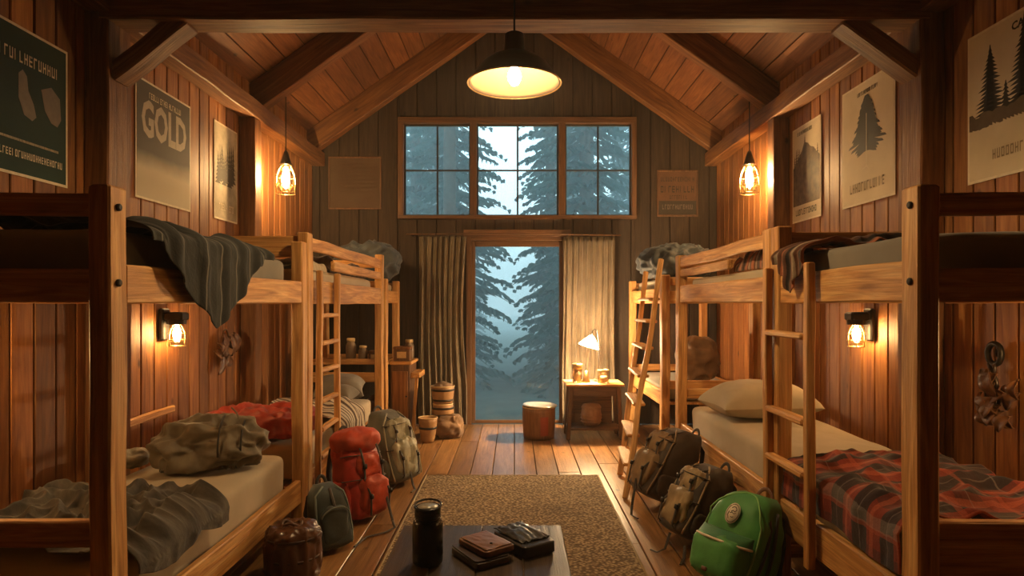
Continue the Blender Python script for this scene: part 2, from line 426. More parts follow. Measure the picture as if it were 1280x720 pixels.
# ------------------------------------------------------------------ bunks
IN, OUT, PW, PD = 1.36, 2.27, .075, .10
def bunk(side, y0, y1, ztop, label, zr=(1.455, 1.585), zl=(.17, .32), guards=(), ends=True, near_low=(.62, .71), panel=False, ladder=None, zend=(1.455, 1.57), wavy=False, far_end=True, scale_top=None):
    s = side; R = empty('bunk_bed', (s*(IN+OUT)/2, (y0+y1)/2, 0), label=label, cat='bunk bed')
    X = lambda a, b: (min(s*a, s*b), max(s*a, s*b))
    for ix, xa in enumerate((IN, OUT-PW)):
        for iy, ya in enumerate((y0, y1-PD)):
            if ix == 1 and 3 < ya < 4.9: continue      # fixed to the plank wall there
            zt = ztop if (ix == 0 and not (scale_top and iy)) else (scale_top or ztop)
            m = MB(); xc = s*(xa+PW/2)
            timber(m, (xc, ya+PD/2, 0), (xc, ya+PD/2, zt), PW, PD, (0, 1, 0), .007, .003, .5); p = obj('post', m, W_BUNK, R)
            if ix == 0 and iy == 0 and y0 < 3:
                for z in (zr[1]+.19 if iy == 0 else zr[1]+.1, (zr[0]+zr[1])/2):
                    m = MB()
                    rt = Matrix.Rotation(-s*PI/2, 3, 'Y')
                    lathe(m, [(.013, -.004), (.013, .004), (.009, .007), (.0001, .0075)], (s*(IN-.001), ya+PD*.45, z), 10, rot=rt)
                    obj('bolt', m, METAL, p)
    ra, rb = y0+PD+.001, y1-PD-.001
    for nm, (a, b) in (('upper_side_rail', zr), ('lower_side_rail', zl)):
        m = MB(); xc = s*(IN+.03)
        timber(m, (xc, ra, (a+b)/2), (xc, rb, (a+b)/2), .04, b-a, (0, 0, 1), .006, .003, .6)
        if wavy and nm[0] == 'l':
            n8 = len(m.v)//8
            for i, v in enumerate(m.v):
                if v[2] < (a+b)/2: 
                    m.v[i] = (v[0], v[1], v[2] + .045*max(0, math.sin((v[1]-ra)/(rb-ra)*PI*2.2+.4))**2)
        obj(nm, m, W_BUNK, R)
        m = MB(); xc = s*(OUT-.03); timber(m, (xc, ra, (a+b)/2), (xc, rb, (a+b)/2), .04, b-a, (0, 0, 1), .005, .002, .5); obj(nm, m, W_BUNK, R)
        m = MB(); x0, x1 = X(IN+.055, OUT-.055); z0 = a+.01
        cbox(m, x0, x1, y0+.07, y1-.07, z0, z0+.02, .003, axis='y'); obj('mattress_board', m, W_BUNK, R)
    for g0, g1, ga, gb in guards:
        m = MB(); xc = s*(IN+.028); timber(m, (xc, ga, (g0+g1)/2), (xc, gb, (g0+g1)/2), .032, g1-g0, (0, 0, 1), .006, .004, .7, .1); obj('guard_rail', m, W_BUNK, R)
    xi, xo = s*(IN+PW+.0005), s*(OUT-PW-.0005)
    for yc, far in ((y0+.04, 0), (y1-.04, 1)):
        if far and not far_end: continue
        for z0, z1 in ((ztop-.10, ztop-.024), zend, near_low if not (far if y0 < 3 else (not far and 3 < y0 < 5)) else (.12, .18)):
            m = MB(); timber(m, (xi, yc, (z0+z1)/2), (xo, yc, (z0+z1)/2), .04, z1-z0, (0, 0, 1), .006, .003, .5); obj('end_rail', m, W_BUNK, R)
    if panel:
        m = MB(); x0, x1 = X(IN+PW+.001, OUT-PW-.001); cbox(m, x0, x1, y0+.028, y0+.052, .28, near_low[0]-.002, axis='x'); obj('end_panel', m, W_BUNK, R)
    if ladder:
        ya, yb, zt, zb, treads, depth = ladder
        for yy in (ya, yb):
            if yy is None: continue
            m = MB(); timber(m, (s*(IN-.022), yy, zb), (s*(IN-.020), yy, zt), .04, .045, (0, 1, 0), .006, .005, .6, .09); obj('ladder_stile', m, W_BUNK, R)
        for z in treads:
            m = MB(); lo = ya+.023 if ya else y1-PD+.02
            aa, bb = sorted((ya, yb)) ; timber(m, (s*(IN-.020), aa+.023, z), (s*(IN-.020), bb-.023, z), depth, .03, (0, 0, 1), .008, .004, .8, .08); obj('ladder_tread', m, W_BUNK, R)
    return R

bunk(-1, 2.154, 4.215, 1.854, 'timber bunk bed with the dark striped blanket over its upper rail', zr=(1.453, 1.592))
bunk(-1, 4.225, 6.67, 1.925, 'timber bunk bed with built-on side ladder, standing behind red and teal backpacks', zr=(1.45, 1.612), zl=(.19, .33),
     guards=((1.815, 1.905, 4.325, 6.57), (1.70, 1.775, 4.88, 6.57)), ladder=(4.385, 4.83, 1.68, 0, [1.365, 1.18, .985, .775, .585, .39, .2], .05), zend=(1.45, 1.58), near_low=(.64, .74), scale_top=1.96)
bunk(-1, 6.80, 7.60, 1.72, 'short far bunk frame in the corner beside the grey curtain, stuff stored beneath', zr=(1.46, 1.60), zl=(.79, .83), near_low=(.80, .86), zend=(1.46, 1.58))
bunk(1, 2.154, 3.405, 1.854, 'timber bunk bed holding the red plaid blanket, short ladder beside its far post', zr=(1.455, 1.60), zl=(.29, .45), near_low=(.65, .71), panel=True,
     ladder=(2.905, 3.38, 1.64, .25, [1.30, .905, .66], .06))
bunk(1, 3.415, 5.40, 1.855, 'timber bunk bed with a pillow on its lower berth, behind the green backpack', zr=(1.46, 1.60), zl=(.31, .465), near_low=(.66, .74),
     guards=((1.755, 1.835, 3.515, 5.30), (1.675, 1.735, 4.12, 5.30)), wavy=True)
bunk(1, 5.90, 7.62, 1.72, 'far timber bunk frame under crumpled blue bedding, behind the leaning ladder', zr=(1.46, 1.60), zl=(.50, .64), near_low=(.66, .74))

SHEET = cloth('sheet_linen', (.46, .385, .27), (.38, .315, .215), .9, 3, 900, .15)
SHEET2 = cloth('sheet_grey', (.21, .19, .155), (.16, .145, .12), .9, 3, 900, .15)
SHEETB = cloth('sheet_slate', (.14, .15, .17), (.10, .11, .13), .9, 3, 900, .15)
def mattress(side, y0, y1, z0, z1, mat, label, xin=IN+.065, xout=OUT-.085, seed=0):
    s = side; m = MB(); cx = s*(xin+xout)/2
    blob(m, (cx, (y0+y1)/2, (z0+z1)/2), ((xout-xin)/2, (y1-y0)/2, (z1-z0)/2), .22, .012, 3.0, nu=96, nv=32, seed=seed, floor_z=z0)
    o = obj('mattress', m, mat, smooth=True); return tag(o, label, 'mattress')
mattress(-1, 2.27, 4.09, 1.487, 1.73, SHEET2, 'grey mattress on the upper berth under the dark striped blanket', seed=1)
mattress(-1, 2.27, 4.09, .210, .51, SHEET, 'linen-covered mattress under the rolled bundle and grey crumpled throw', seed=2)
mattress(-1, 4.34, 6.55, 1.484, 1.70, SHEET, 'pale mattress on the upper berth behind the guard rails and built-on ladder', seed=3)
mattress(-1, 4.34, 6.55, .224, .50, SHEET, 'pale mattress under the striped blanket and red sleeping bag', seed=4)
mattress(1, 2.27, 3.29, 1.489, 1.715, SHEET2, 'dark grey mattress on the upper berth above the plaid blanket', seed=5)
mattress(1, 2.27, 3.29, .324, .63, SHEET, 'pale mattress mostly hidden under the red plaid blanket', seed=6)
mattress(1, 3.53, 5.28, 1.494, 1.66, SHEET, 'thin pale mattress behind the guard rails above the pillow berth', seed=7)
mattress(1, 3.53, 5.28, .344, .63, SHEET, 'linen-covered mattress with the single pillow', seed=8)
mattress(-1, 6.92, 7.48, 1.494, 1.68, SHEET, 'pale mattress end on the short far bunk by the grey curtain', seed=9)
mattress(1, 6.02, 7.50, 1.494, 1.70, SHEET, 'pale mattress on the far upper berth under blue bedding', seed=10)
mattress(1, 6.02, 7.50, .534, .66, SHEET2, 'grey mattress on the far lower berth under a brown sack', seed=12)

def pillow(c, r, rotz, mat, label, seed=0, tilt=0):
    m = MB(); rot = Matrix.Rotation(rotz, 3, 'Z') @ Matrix.Rotation(tilt, 3, 'X')
    vs = []; gs = []; fs = []; nu, nv = 44, 44
    for sgn in (1, -1):
        b = len(vs)
        for j in range(nv+1):
            for i in range(nu+1):
                u, v = i/nu*2-1, j/nv*2-1
                h = ((1-abs(u)**2.6)*(1-abs(v)**2.6))**.45
                pin = 1 - .10*(1-abs(v)**2)*abs(u)**3; pin2 = 1 - .10*(1-abs(u)**2)*abs(v)**3
                p = Vector((u*r[0]*pin, v*r[1]*pin2, sgn*r[2]*h*(1 if sgn > 0 else .55)))
                p.z += (.012*wrinkle(p, 5, seed))*h
                gs.append(p.copy()); vs.append(Vector(c) + rot @ p)
        for j in range(nv):
            for i in range(nu):
                q = (b+j*(nu+1)+i, b+j*(nu+1)+i+1, b+(j+1)*(nu+1)+i+1, b+(j+1)*(nu+1)+i)
                fs.append(q if sgn > 0 else q[::-1])
    m.add(vs, fs, gs); return tag(obj('pillow', m, mat, smooth=True), label, 'pillow')
pillow((1.76, 4.62, .73), (.36, .25, .17), .10, SHEET, 'plump beige pillow lying on the open linen mattress', 1)
pillow((-1.70, 6.22, .62), (.24, .24, .14), .2, SHEET2, 'grey pillow at the head of the striped blanket berth', 2, .15)
pillow((-1.60, 5.88, .61), (.15, .10, .10), -.3, SHEET2, 'small rumpled grey pillow touching the striped blanket', 3, .2)

# ------------------------------------------------------------------ blankets
def drape(name, cat, label, mat, side, ya, yb, xfar, ztop, xedge, xout, drop, amp, f, seed, nu=70, nv=70, thick=.007, group=None, ripple=.012, ripn=7, lift=lambda u, v: 0, taper=0, matdim=1):
    """blanket from xfar across the mattress top to xedge, over the edge and down by drop(u)"""
    m = MB(); s = side
    def fn(u, v):
        Y = ya + (yb-ya)*u; top = abs(xfar - xedge); d = drop(u); tot = top + .06 + d; l = v*tot
        rp = ripple*math.sin(u*ripn*2*PI + seed + 1.3*math.sin(v*3+u*4))
        if l < top:
            x = xfar - l; z = ztop + max(0, wrinkle((x, Y, 0), f, seed) + .28)*amp + lift(u, l/top) + max(0, rp)
            n_ = l/top
            x2 = x
        elif l < top + .06:
            t = (l-top)/.06; a = t*PI/2
            x2 = xedge - (xedge-xout)*math.sin(a); z = ztop + lift(u, 1)*(1-t) - .03*(1-math.cos(a)) + max(0, wrinkle((xedge, Y, 0), f, seed) + .28)*amp*(1-t) + max(0, rp)*(1-t)
            x2 -= max(0, rp)*t
        else:
            t = l - top - .06; x2 = xout - max(0, rp) - .015*max(0, wrinkle((0, Y, t), f, seed+4)+.2); z = ztop - .03 - t
        Y += taper*(l/tot)*(0.5-u)*2*(yb-ya)*.5
        return Vector((s*x2, Y, z))
    surf(m, fn, nu, nv, abs(yb-ya)*matdim, (abs(xfar-xedge)+.3)*matdim)
    o = obj(name, m, mat, smooth=True, solid=thick*(1 if s < 0 else -1), sub=1); return tag(o, label, cat, group)

DKSTRIPE = stripes('dark_striped_wool', (.014, .017, .017), [(0, .17, .5, .05, (.20, .19, .16), .8), (0, .17, .25, .10, (.035, .04, .037), .7)], warp=.01)
PLAID = stripes('red_plaid', (.22, .026, .013), [
    (0, .19, .5, .50, (.014, .013, .018), .92), (1, .30, .5, .40, (.014, .013, .018), .45),
    (0, .19, .06, .14, (.50, .12, .06), .5), (1, .30, .03, .10, (.50, .10, .05), .4),
    (0, .19, .5, .03, (.30, .26, .24), .3), (1, .30, .5, .02, (.36, .32, .30), .3), (1, 1.1, .80, .05, (.45, .42, .38), .2)], warp=.03)
BRSTRIPE = stripes('brown_striped_wool', (.15, .062, .034), [(0, .11, .5, .16, (.02, .018, .018), .9), (0, .11, .15, .22, (.46, .15, .07), .8), (0, .11, .82, .14, (.42, .34, .24), .75)], warp=.01)
BWSTRIPE = stripes('cream_striped_cotton', (.60, .52, .40), [(0, .05, .5, .45, (.07, .035, .025), .95)], warp=.004)
GREYTHROW = cloth('grey_throw', (.10, .088, .07), (.025, .022, .02), .85, 12, 500, .5)
KHAKI = cloth('khaki_nylon', (.19, .155, .10), (.10, .08, .052), .6, 8, 500, .3)
REDBAG = cloth('red_nylon', (.42, .035, .012), (.20, .014, .008), .5, 8, 400, .3)
BLUEBED = cloth('blue_bedding', (.045, .06, .075), (.022, .028, .036), .7, 8, 400, .4)
BROWNSACK = cloth('brown_canvas', (.22, .125, .06), (.13, .07, .035), .8, 8, 400, .4)

tri = lambda c, w, h, base=0: (lambda u: base + h*max(0, 1-abs(u-c)/w))
drape('striped_blanket', 'blanket', 'dark striped blanket hanging in a point over the upper rail', DKSTRIPE, -1, 2.29, 3.52, 2.15, 1.745, 1.44, 1.325, lambda u: .07 + .31*max(0, 1-abs(u-.46)/.36)**.8 if .08 < u < .9 else .03, .07, 4.2, 2, 90, 80, ripple=.020, ripn=6, taper=.05)
drape('crumpled_throw', 'blanket', 'crumpled grey throw across the near lower berth', GREYTHROW, -1, 2.30, 3.02, 2.17, .528, 1.47, 1.345, lambda u: .02 + .05*abs(math.sin(u*5)), .10, 6.5, 5, 150, 140, ripple=.006, ripn=3, lift=lambda u, v: .03)
drape('plaid_blanket', 'blanket', 'red and black plaid blanket spread over the lower berth', PLAID, 1, 2.30, 3.30, 2.18, .66, 1.46, 1.392, lambda u: .155 + .012*math.sin(u*9), .07, 3.6, 7, 100, 100, ripple=.010, ripn=4, thick=.01)
drape('brown_striped_blanket', 'blanket', 'brown striped blanket hanging in a point over the upper rail beside the ladder stile', BRSTRIPE, 1, 2.95, 3.285, 2.1, 1.73, 1.44, 1.34, lambda u: .05 + .15*max(0, 1-abs(u-.45)/.45), .05, 6, 8, 70, 70, ripple=.022, ripn=4)
drape('brown_striped_blanket', 'blanket', 'brown striped blanket bunched behind the guard rails above the pillow berth', BRSTRIPE, 1, 3.54, 4.25, 2.08, 1.72, 1.50, 1.452, lambda u: .03, .12, 5, 9, 70, 60, ripple=.012, ripn=4)
drape('cream_striped_blanket', 'blanket', 'cream and dark striped blanket spilling off the berth above the red backpack', BWSTRIPE, -1, 4.98, 5.72, 2.0, .52, 1.45, 1.335, lambda u: .10+.05*math.sin(u*3), .07, 3, 11, 70, 70, ripple=.02, ripn=3, lift=lambda u, v: .04+.05*math.sin(u*PI))
drape('folded_sheet', 'sheet', 'beige sheet folded over the upper rail beside the built-on ladder', SHEET, -1, 4.36, 4.86, 2.1, 1.735, 1.45, 1.425, lambda u: .02, .04, 5, 12, 40, 50, ripple=.01)
drape('dark_blanket', 'blanket', 'dark brown blanket on the upper berth behind the bare bunk post pair', cloth('dark_wool', (.055, .03, .02)), -1, 5.0, 6.2, 2.15, 1.74, 1.5, 1.45, lambda u: .01, .14, 4, 14, 50, 50)

# rolled bundle
B = empty('rolled_sleeping_bag', (-1.78, 3.66, .52), label='khaki rolled bundle with drawn cords on the linen mattress', cat='sleeping bag')
m = MB(); rot = Matrix.Rotation(.25, 3, 'Z'); blob(m, (-1.74, 3.66, .645), (.29, .20, .148), .82, .085, 6.5, rot, 110, 70, 3, floor_z=.525, stretch=(.6, 1.2, 1.2)); obj('bundle', m, KHAKI, B, smooth=True)
m = MB()
for dx in (.08, .19):
    k_ = math.sqrt(max(.1, 1-(abs(dx)/.29)**2.4))
    tube(m, [Vector((-1.74, 3.66, .645)) + rot @ Vector((dx, .228*k_*math.cos(a), .172*k_*math.sin(a))) for a in [PI*(i/16*1.1-.05) for i in range(17)]], .006, 6)
obj('cord', m, CORD, B, smooth=True)
m = MB(); pts = [Vector((-1.56, 3.62, .80)), Vector((-1.57, 3.62, .835)), Vector((-1.60, 3.62, .865))]; tube(m, pts, .004, 6); obj('drawstring', m, KHAKI, B)
m = MB(); blob(m, (-2.19, 3.64, .57), (.10, .10, .055), .9, .03, 9, None, 40, 24, 8, floor_z=.52); tag(obj('cloth_hat', m, KHAKI, smooth=True), 'small crumpled khaki cloth between the rolled bundle and plank wall', 'cloth')
m = MB(); blob(m, (-1.84, 4.66, .585), (.38, .29, .105), .6, .085, 6, None, 80, 44, 5, floor_z=.515); tag(obj('red_sleeping_bag', m, REDBAG, smooth=True), 'crumpled red sleeping bag behind the rolled khaki bundle', 'sleeping bag')
m = MB(); blob(m, (-1.66, 7.18, 1.90), (.37, .25, .24), .9, .09, 5, Matrix.Rotation(-.1, 3, 'Z'), 80, 50, 6, floor_z=1.70); tag(obj('bedding_roll', m, BLUEBED, smooth=True), 'blue-grey bedding heap on the short far bunk by the grey curtain', 'bedding')
m = MB(); blob(m, (1.68, 6.65, 1.87), (.36, .36, .17), .8, .10, 6, Matrix.Rotation(.1, 3, 'Z'), 90, 50, 7, floor_z=1.715); tag(obj('bedding_roll', m, BLUEBED, smooth=True), 'crumpled blue bedding heap above the leaning ladder', 'bedding')
m = MB(); blob(m, (1.80, 6.30, .90), (.19, .16, .22), .8, .07, 7, None, 60, 40, 9, floor_z=.675); tag(obj('canvas_sack', m, BROWNSACK, smooth=True), 'brown lumpy sack on the far lower berth beyond the pillow', 'sack')
m = MB(); timber(m, (-2.405, 3.86, .70), (-2.405, 4.52, .715), .03, .05, (0, 0, 1), .008, .006, .8, .06); tag(obj('wall_ledge', m, W_BUNK), 'short wooden batten fixed to plank wall above the rolled bundle', 'batten')

# leaning ladder
Ld = empty('ladder', (.86, 5.1, 0), label='wooden ladder leaning on the far bunk near the nightstand', cat='ladder')
A0, A1 = Vector((.82, 4.75, 0)), Vector((1.315, 5.72, 1.85)); B0, B1 = Vector((.885, 5.40, 0)), Vector((1.31, 6.37, 1.77))
for p, q in ((A0, A1), (B0, B1)):
    m = MB(); timber(m, p + Vector((0, 0, .004)), q, .036, .045, (1, 0, 0), .008, .006, .75, .09); obj('stile', m, W_BUNK, Ld)
for z in (.22, .42, .645, .86, 1.08, 1.30, 1.49):
    t = z/1.85; p = A0.lerp(A1, t); q = B0.lerp(B1, z/1.77); d = (q-p).normalized()*.024
    m = MB(); timber(m, p+d, q-d, .10, .026, (0, 0, 1), .008, .004, .85, .08); obj('rung', m, W_BUNK, Ld)

# ------------------------------------------------------------------ lamps
GLOW = emit('bulb_glow', (1, .62, .27), 260)
def cage(m, o, r, z0, z1, n=8, rings=4, wr=.0035, dome=True):
    o = Vector(o)
    prof = lambda t: r*(.72 + .28*math.sin(min(1, t*1.5)*PI/2)) if not dome else r*math.sin(min(1, .25 + t*1.2)*PI/2)*(1 - .12*t)
    for i in range(n):
        a = 2*PI*i/n
        tube(m, [o + Vector((prof(t)*math.cos(a), prof(t)*math.sin(a), z0+(z1-z0)*t)) for t in [k/8 for k in range(9)]], wr, 5)
    for k in range(rings):
        t = .15 + .85*k/(rings-1); R = prof(t)
        tube(m, [o + Vector((R*math.cos(a), R*math.sin(a), z0+(z1-z0)*t)) for a in [2*PI*i/20 for i in range(20)]], wr, 5, closed=True)
def bulbm(o, r, h, seg=14):
    m = MB(); lathe(m, [(.0001, 0), (r*.5, h*.06), (r*.87, h*.25), (r, h*.45), (r*.8, h*.7), (r*.42, h*.9), (r*.4, h)], o, seg); return m
for s, lb in ((-1, 'caged lantern on a cord in front of the corner with dim paper notice'), (1, 'caged lantern on a cord beside the framed sign on end wall')):
    o = Vector((s*2.21, 6.02, 2.49)) if s > 0 else Vector((-2.15, 6.02, 2.49))
    L = empty('hanging_lantern', o, label=lb, cat='lantern')
    m = MB(); tube(m, [o + Vector((0, 0, z)) for z in (.375, .6, ceil_z(o.x)-o.z+.01)], .005, 6); obj('cord', m, CORD, L)
    m = MB(); lathe(m, [(.012, .40), (.02, .385), (.05, .285), (.062, .27), (.0001, .268)][::-1], o, 20); obj('cap', m, ENAMEL, L, smooth=True)
    m = MB(); cage(m, o, .098, .27, .0, 8, 4); obj('cage', m, BRASS, L, smooth=True)
    m = MB(); lathe(m, [(.055, .262), (.082, .22), (.088, .14), (.078, .02), (.0001, .015)][::-1], o, 24); obj('glass_shade', m, JARGLASS, L, smooth=True)
    obj('bulb', bulbm(o + Vector((0, 0, .09)), .036, .16), emit('lantern_bulb', (1, .65, .30), 800), L, smooth=True)
for s, yy, lb in ((-1, 4.42, 'caged bulkhead lamp on planks under the dark striped blanket'), (1, 4.36, 'caged bulkhead lamp on planks beyond the plaid blanket'),
                  (-1, 2.62, 'added out-of-frame caged bulkhead lamp by the grey crumpled throw, beside the near bunk post'), (1, 2.55, 'added out-of-frame caged bulkhead lamp beside the ring hook, nearest over the plaid blanket')):  # this near pair is added beyond the frame edges to light the closest planks
    o = Vector((s*2.33, yy, 1.17)); L = empty('wall_lamp', (s*2.44, yy, 1.25), label=lb, cat='wall lamp')
    m = MB(); x0, x1 = sorted((s*2.40, s*2.437)); cbox(m, x0, x1, yy-.05, yy+.05, 1.20, 1.42, .01); obj('back_plate', m, METAL, L)
    m = MB(); x0, x1 = sorted((s*2.27, s*2.40)); cbox(m, x0, x1, yy-.055, yy+.055, 1.335, 1.395, .012); lathe(m, [(.06, 0), (.062, .03), (.045, .05)], o+Vector((0, 0, .14)), 18); obj('hood', m, METAL, L)
    m = MB(); cage(m, o, .062, .14, -.01, 6, 4, .003); obj('cage', m, BRASS, L, smooth=True)
    m = MB(); lathe(m, [(.0001, .0), (.035, .005), (.05, .03), (.053, .09), (.046, .138)], o, 20); obj('glass_shade', m, JARGLASS, L, smooth=True)
    obj('bulb', bulbm(o + Vector((0, 0, .03)), .027, .105), emit('wall_bulb', (1, .64, .28), 300), L, smooth=True)
# dome pendant
def sc_(m, o, k): m.v = [tuple(o[i] + (v[i]-o[i])*k for i in range(3)) for v in m.v]
PS = 1.11; o = Vector((.0, 3.50, 2.655)); L = empty('pendant_lamp', o, label='dark dome pendant lamp with glowing bulb hanging over the rug', cat='pendant lamp')
m = MB(); tube(m, [o + Vector((0, 0, z)) for z in (.27, .8, 1.4, 2.2)], .006, 6); obj('cord', m, CORD, L)
m = MB(); lathe(m, [(.0001, .255), (.03, .25), (.048, .24), (.052, .155), (.072, .145), (.12, .122), (.168, .085), (.20, .04), (.222, .012), (.228, 0), (.222, -.001), (.217, .012), (.195, .04), (.163, .079), (.115, .114), (.07, .136), (.045, .145), (.0001, .147)][::-1], o, 56); 
sc_(m, o, PS); obj('lamp_shade', m, ENAMEL, L, smooth=True)
m = MB(); lathe(m, [(.2155, .009), (.1925, .039), (.16, .0765), (.113, .1115), (.068, .1335), (.043, .1415)], o, 56); m.f = m.f[:-2]; sc_(m, o, PS); obj('reflector', m, CREAM, L, smooth=True)
m = MB(); lathe(m, [(.230, -.004), (.2335, 0), (.230, .004), (.224, 0), (.230, -.004)], o, 56); m.f = m.f[:-2]; sc_(m, o, PS); obj('rim', m, BRASS, L, smooth=True)
m = MB(); lathe(m, [(.02, .10), (.022, .135), (.0001, .138)], o, 14); sc_(m, o, PS); obj('bulb_socket', m, METAL, L)
obj('bulb', bulbm(o + Vector((0, 0, -.012)), .036, .115, 18), emit('pendant_bulb', (1, .66, .31), 1050), L, smooth=True)

# ------------------------------------------------------------------ nightstand group
TX0, TX1, TY0, TY1, TZ = .545, 1.17, 6.78, 7.22, .60
Nn = empty('nightstand', ((TX0+TX1)/2, 7.0, 0), label='small wooden side table under the glowing desk lamp', cat='side table')
m = MB(); cbox(m, TX0, TX1, TY0, TY1, TZ-.028, TZ, .006, .9, 'x'); obj('table_top', m, W_BUNK, Nn)
for x in (TX0+.06, TX1-.06):
    for y in (TY0+.05, TY1-.05):
        m = MB(); sx = -.02 if x < .8 else .02
        timber(m, (x+sx*1.5, y, 0), (x, y, TZ-.03), .042, .042, (0, 1, 0)); obj('leg', m, W_TRIM, Nn)
m = MB(); cbox(m, TX0+.085, TX1-.085, TY0+.035, TY0+.055, TZ-.13, TZ-.03, axis='x'); obj('apron', m, W_TRIM, Nn)
m = MB(); cbox(m, TX0+.03, TX1-.03, TY0+.05, TY1-.05, .10, .12, axis='x'); obj('shelf', m, W_TRIM, Nn)
m = MB(); cbox(m, TX0+.08, TX1-.08, TY1-.06, TY1-.045, .12, TZ-.03, axis='x'); obj('back_panel', m, W_TRIM, Nn)
def kettle_pot():
    m = MB(); o = ((745-6-643)*7.0/800, 7.0, .121); lathe(m, [(.07, 0), (.10, .03), (.115, .10), (.105, .18), (.10, .185), (.11, .20), (.09, .235), (.03, .25), (.0001, .252)], o, 28)
    for z in (.05, .085, .12): lathe(m, [(.112, z-.004), (.119, z), (.112, z+.004)], o, 28)
    return m
tag(obj('clay_pot', kettle_pot(), plain('clay', (.28, .14, .07), .6), smooth=True), 'round ribbed pot on the shelf beneath the side table', 'pot')
# desk lamp
lx = .93; L = empty('desk_lamp', (lx, 7.0, TZ), label='small desk lamp with glowing cone shade on the side table', cat='desk lamp')
m = MB(); lathe(m, [(.055, 0), (.055, .008), (.02, .016), (.006, .02)], (lx, 7.06, TZ), 20); obj('base', m, METAL, L, smooth=True)
m = MB(); tube(m, [(lx, 7.06, TZ+.015), (lx, 7.06, TZ+.25), (lx-.002, 7.055, TZ+.45), (lx-.02, 7.04, TZ+.555), (lx-.055, 7.01, TZ+.575), (lx-.078, 6.99, TZ+.55), (lx-.085, 6.985, TZ+.50)], .006, 8); obj('pole', m, METAL, L, smooth=True)
rt = Matrix.Rotation(.30, 3, 'Y') @ Matrix.Rotation(-.1, 3, 'X'); so = Vector((lx-.085, 6.985, TZ+.50))
SHADE, nt, b = mat_new('opal_shade'); b.inputs['Base Color'].default_value = (1, .85, .6, 1); b.inputs['Emission Color'].default_value = (1, .66, .34, 1); b.inputs['Emission Strength'].default_value = 260; b.inputs['Roughness'].default_value = .4
m = MB(); lathe(m, [(.018, .0), (.03, -.012), (.075, -.065), (.112, -.118), (.109, -.119), (.072, -.066), (.027, -.016)], so, 32, rot=rt); m.f = m.f[:-2]; obj('lamp_shade', m, SHADE, L, smooth=True)
obj('bulb', bulbm(so + rt @ Vector((0, 0, -.115)), .03, .09), emit('desk_bulb', (1, .66, .31), 2400), L, smooth=True)
WAX = plain('candle_wax', (.85, .72, .5), .5)
J = empty('candle_jar', (.68, 6.93, TZ), label='tall candle jar at the side table\'s door end', cat='candle jar')
m = MB(); lathe(m, [(.0001, .003), (.045, 0), (.052, .01), (.052, .19), (.047, .195), (.047, .012)], (.68, 6.93, TZ), 24); m.f = m.f[:-1]; obj('jar', m, JARGLASS, J, smooth=True)
m = MB(); lathe(m, [(.0001, .013), (.044, .014), (.044, .14), (.0001, .142)], (.68, 6.93, TZ), 20); cd = obj('candle', m, WAX, J, smooth=True)
m = MB(); lathe(m, [(.046, .145), (.056, .150), (.058, .20), (.05, .205), (.0001, .206)], (.68, 6.93, TZ), 20); obj('lid', m, BRASS, J, smooth=True)
m = MB(); lathe(m, [(.045, 0), (.045, .012), (.03, .06), (.018, .125), (.0001, .13)], (.778, 6.95, TZ), 20); tag(obj('candle_snuffer', m, BRASS, smooth=True), 'little pale cone between the candle jar and glass lantern', 'cone')
J = empty('glass_lantern', (.965, 6.90, TZ), label='squat glass jar lantern beside the desk lamp pole', cat='jar')
m = MB(); lathe(m, [(.0001, .003), (.055, 0), (.062, .01), (.06, .125), (.055, .14), (.052, .135), (.057, .12), (.058, .012)], (.955, 6.88, TZ), 24); m.f = m.f[:-1]; obj('jar', m, JARGLASS, J, smooth=True)
m = MB(); tube(m, [Vector((.955, 6.88, TZ+.14)) + Vector((.06*math.cos(a), .06*math.sin(a), 0)) for a in [2*PI*i/20 for i in range(20)]], .006, 6, closed=True); obj('lid', m, BRASS, J, smooth=True)
m = MB(); lathe(m, [(.0001, .013), (.045, .014), (.045, .075), (.0001, .077)], (.955, 6.88, TZ), 20); obj('candle', m, WAX, J, smooth=True)

# ------------------------------------------------------------------ curtains and rod
CURT = cloth('curtain_linen', (.17, .13, .08), (.12, .09, .055), .9, 5, 700, .2)
def curtain(px0, px1, zb, label, folds, gather=0, seed=0):
    m = MB(); x0, x1 = pxX(px0, 7.62), pxX(px1, 7.62); zt = pxZ(296, 7.62)
    def fn(u, v):
        z = zt + (zb-zt)*v
        g = 1 - gather*math.sin(min(1, v*1.25)*PI)*.5
        x = x0 + (x1-x0)*(u*g) + .012*math.sin(v*6+u*9)*v
        ph = u*folds*2*PI + .7*math.sin(u*11+seed) + .3*math.sin(v*4)
        return Vector((x, 7.60 + .034*math.sin(ph)*(.5+.5*v) + .010*math.sin(ph*2.3+v*5), z))
    surf(m, fn, 150, 30, 1.0, 2.0)
    R = empty('curtain', ((x0+x1)/2, 7.6, zb), label=label, cat='curtain')
    obj('fabric', m, CURT, R, smooth=True, solid=.004)
    for i in range(7):
        u = (i+.5)/7; m = MB(); c = Vector((x0+(x1-x0)*u, 7.58, zt+.02))
        tube(m, [c + Vector((0, .02*math.cos(a), .02*math.sin(a))) for a in [2*PI*k/12 for k in range(12)]], .0025, 5, closed=True); obj('curtain_ring', m, METAL, R)
curtain(524, 583, .03, 'grey-green curtain on the side of the stacked pots', 8, .12, 1)
curtain(704, 768, .06, 'warm lit tan curtain behind the desk lamp', 8, 0, 2)
R = empty('curtain_rod', (0, 7.58, pxZ(294, 7.6)), label='thin wooden curtain rod above the glass door', cat='curtain rod')
m = MB(); z = pxZ(294, 7.6)+.01; tube(m, [(pxX(508, 7.6), 7.58, z), (-.4, 7.58, z+.004), (.5, 7.58, z), (pxX(776, 7.6), 7.58, z-.012)], .009, 8); obj('rod', m, W_TRIM, R, smooth=True)
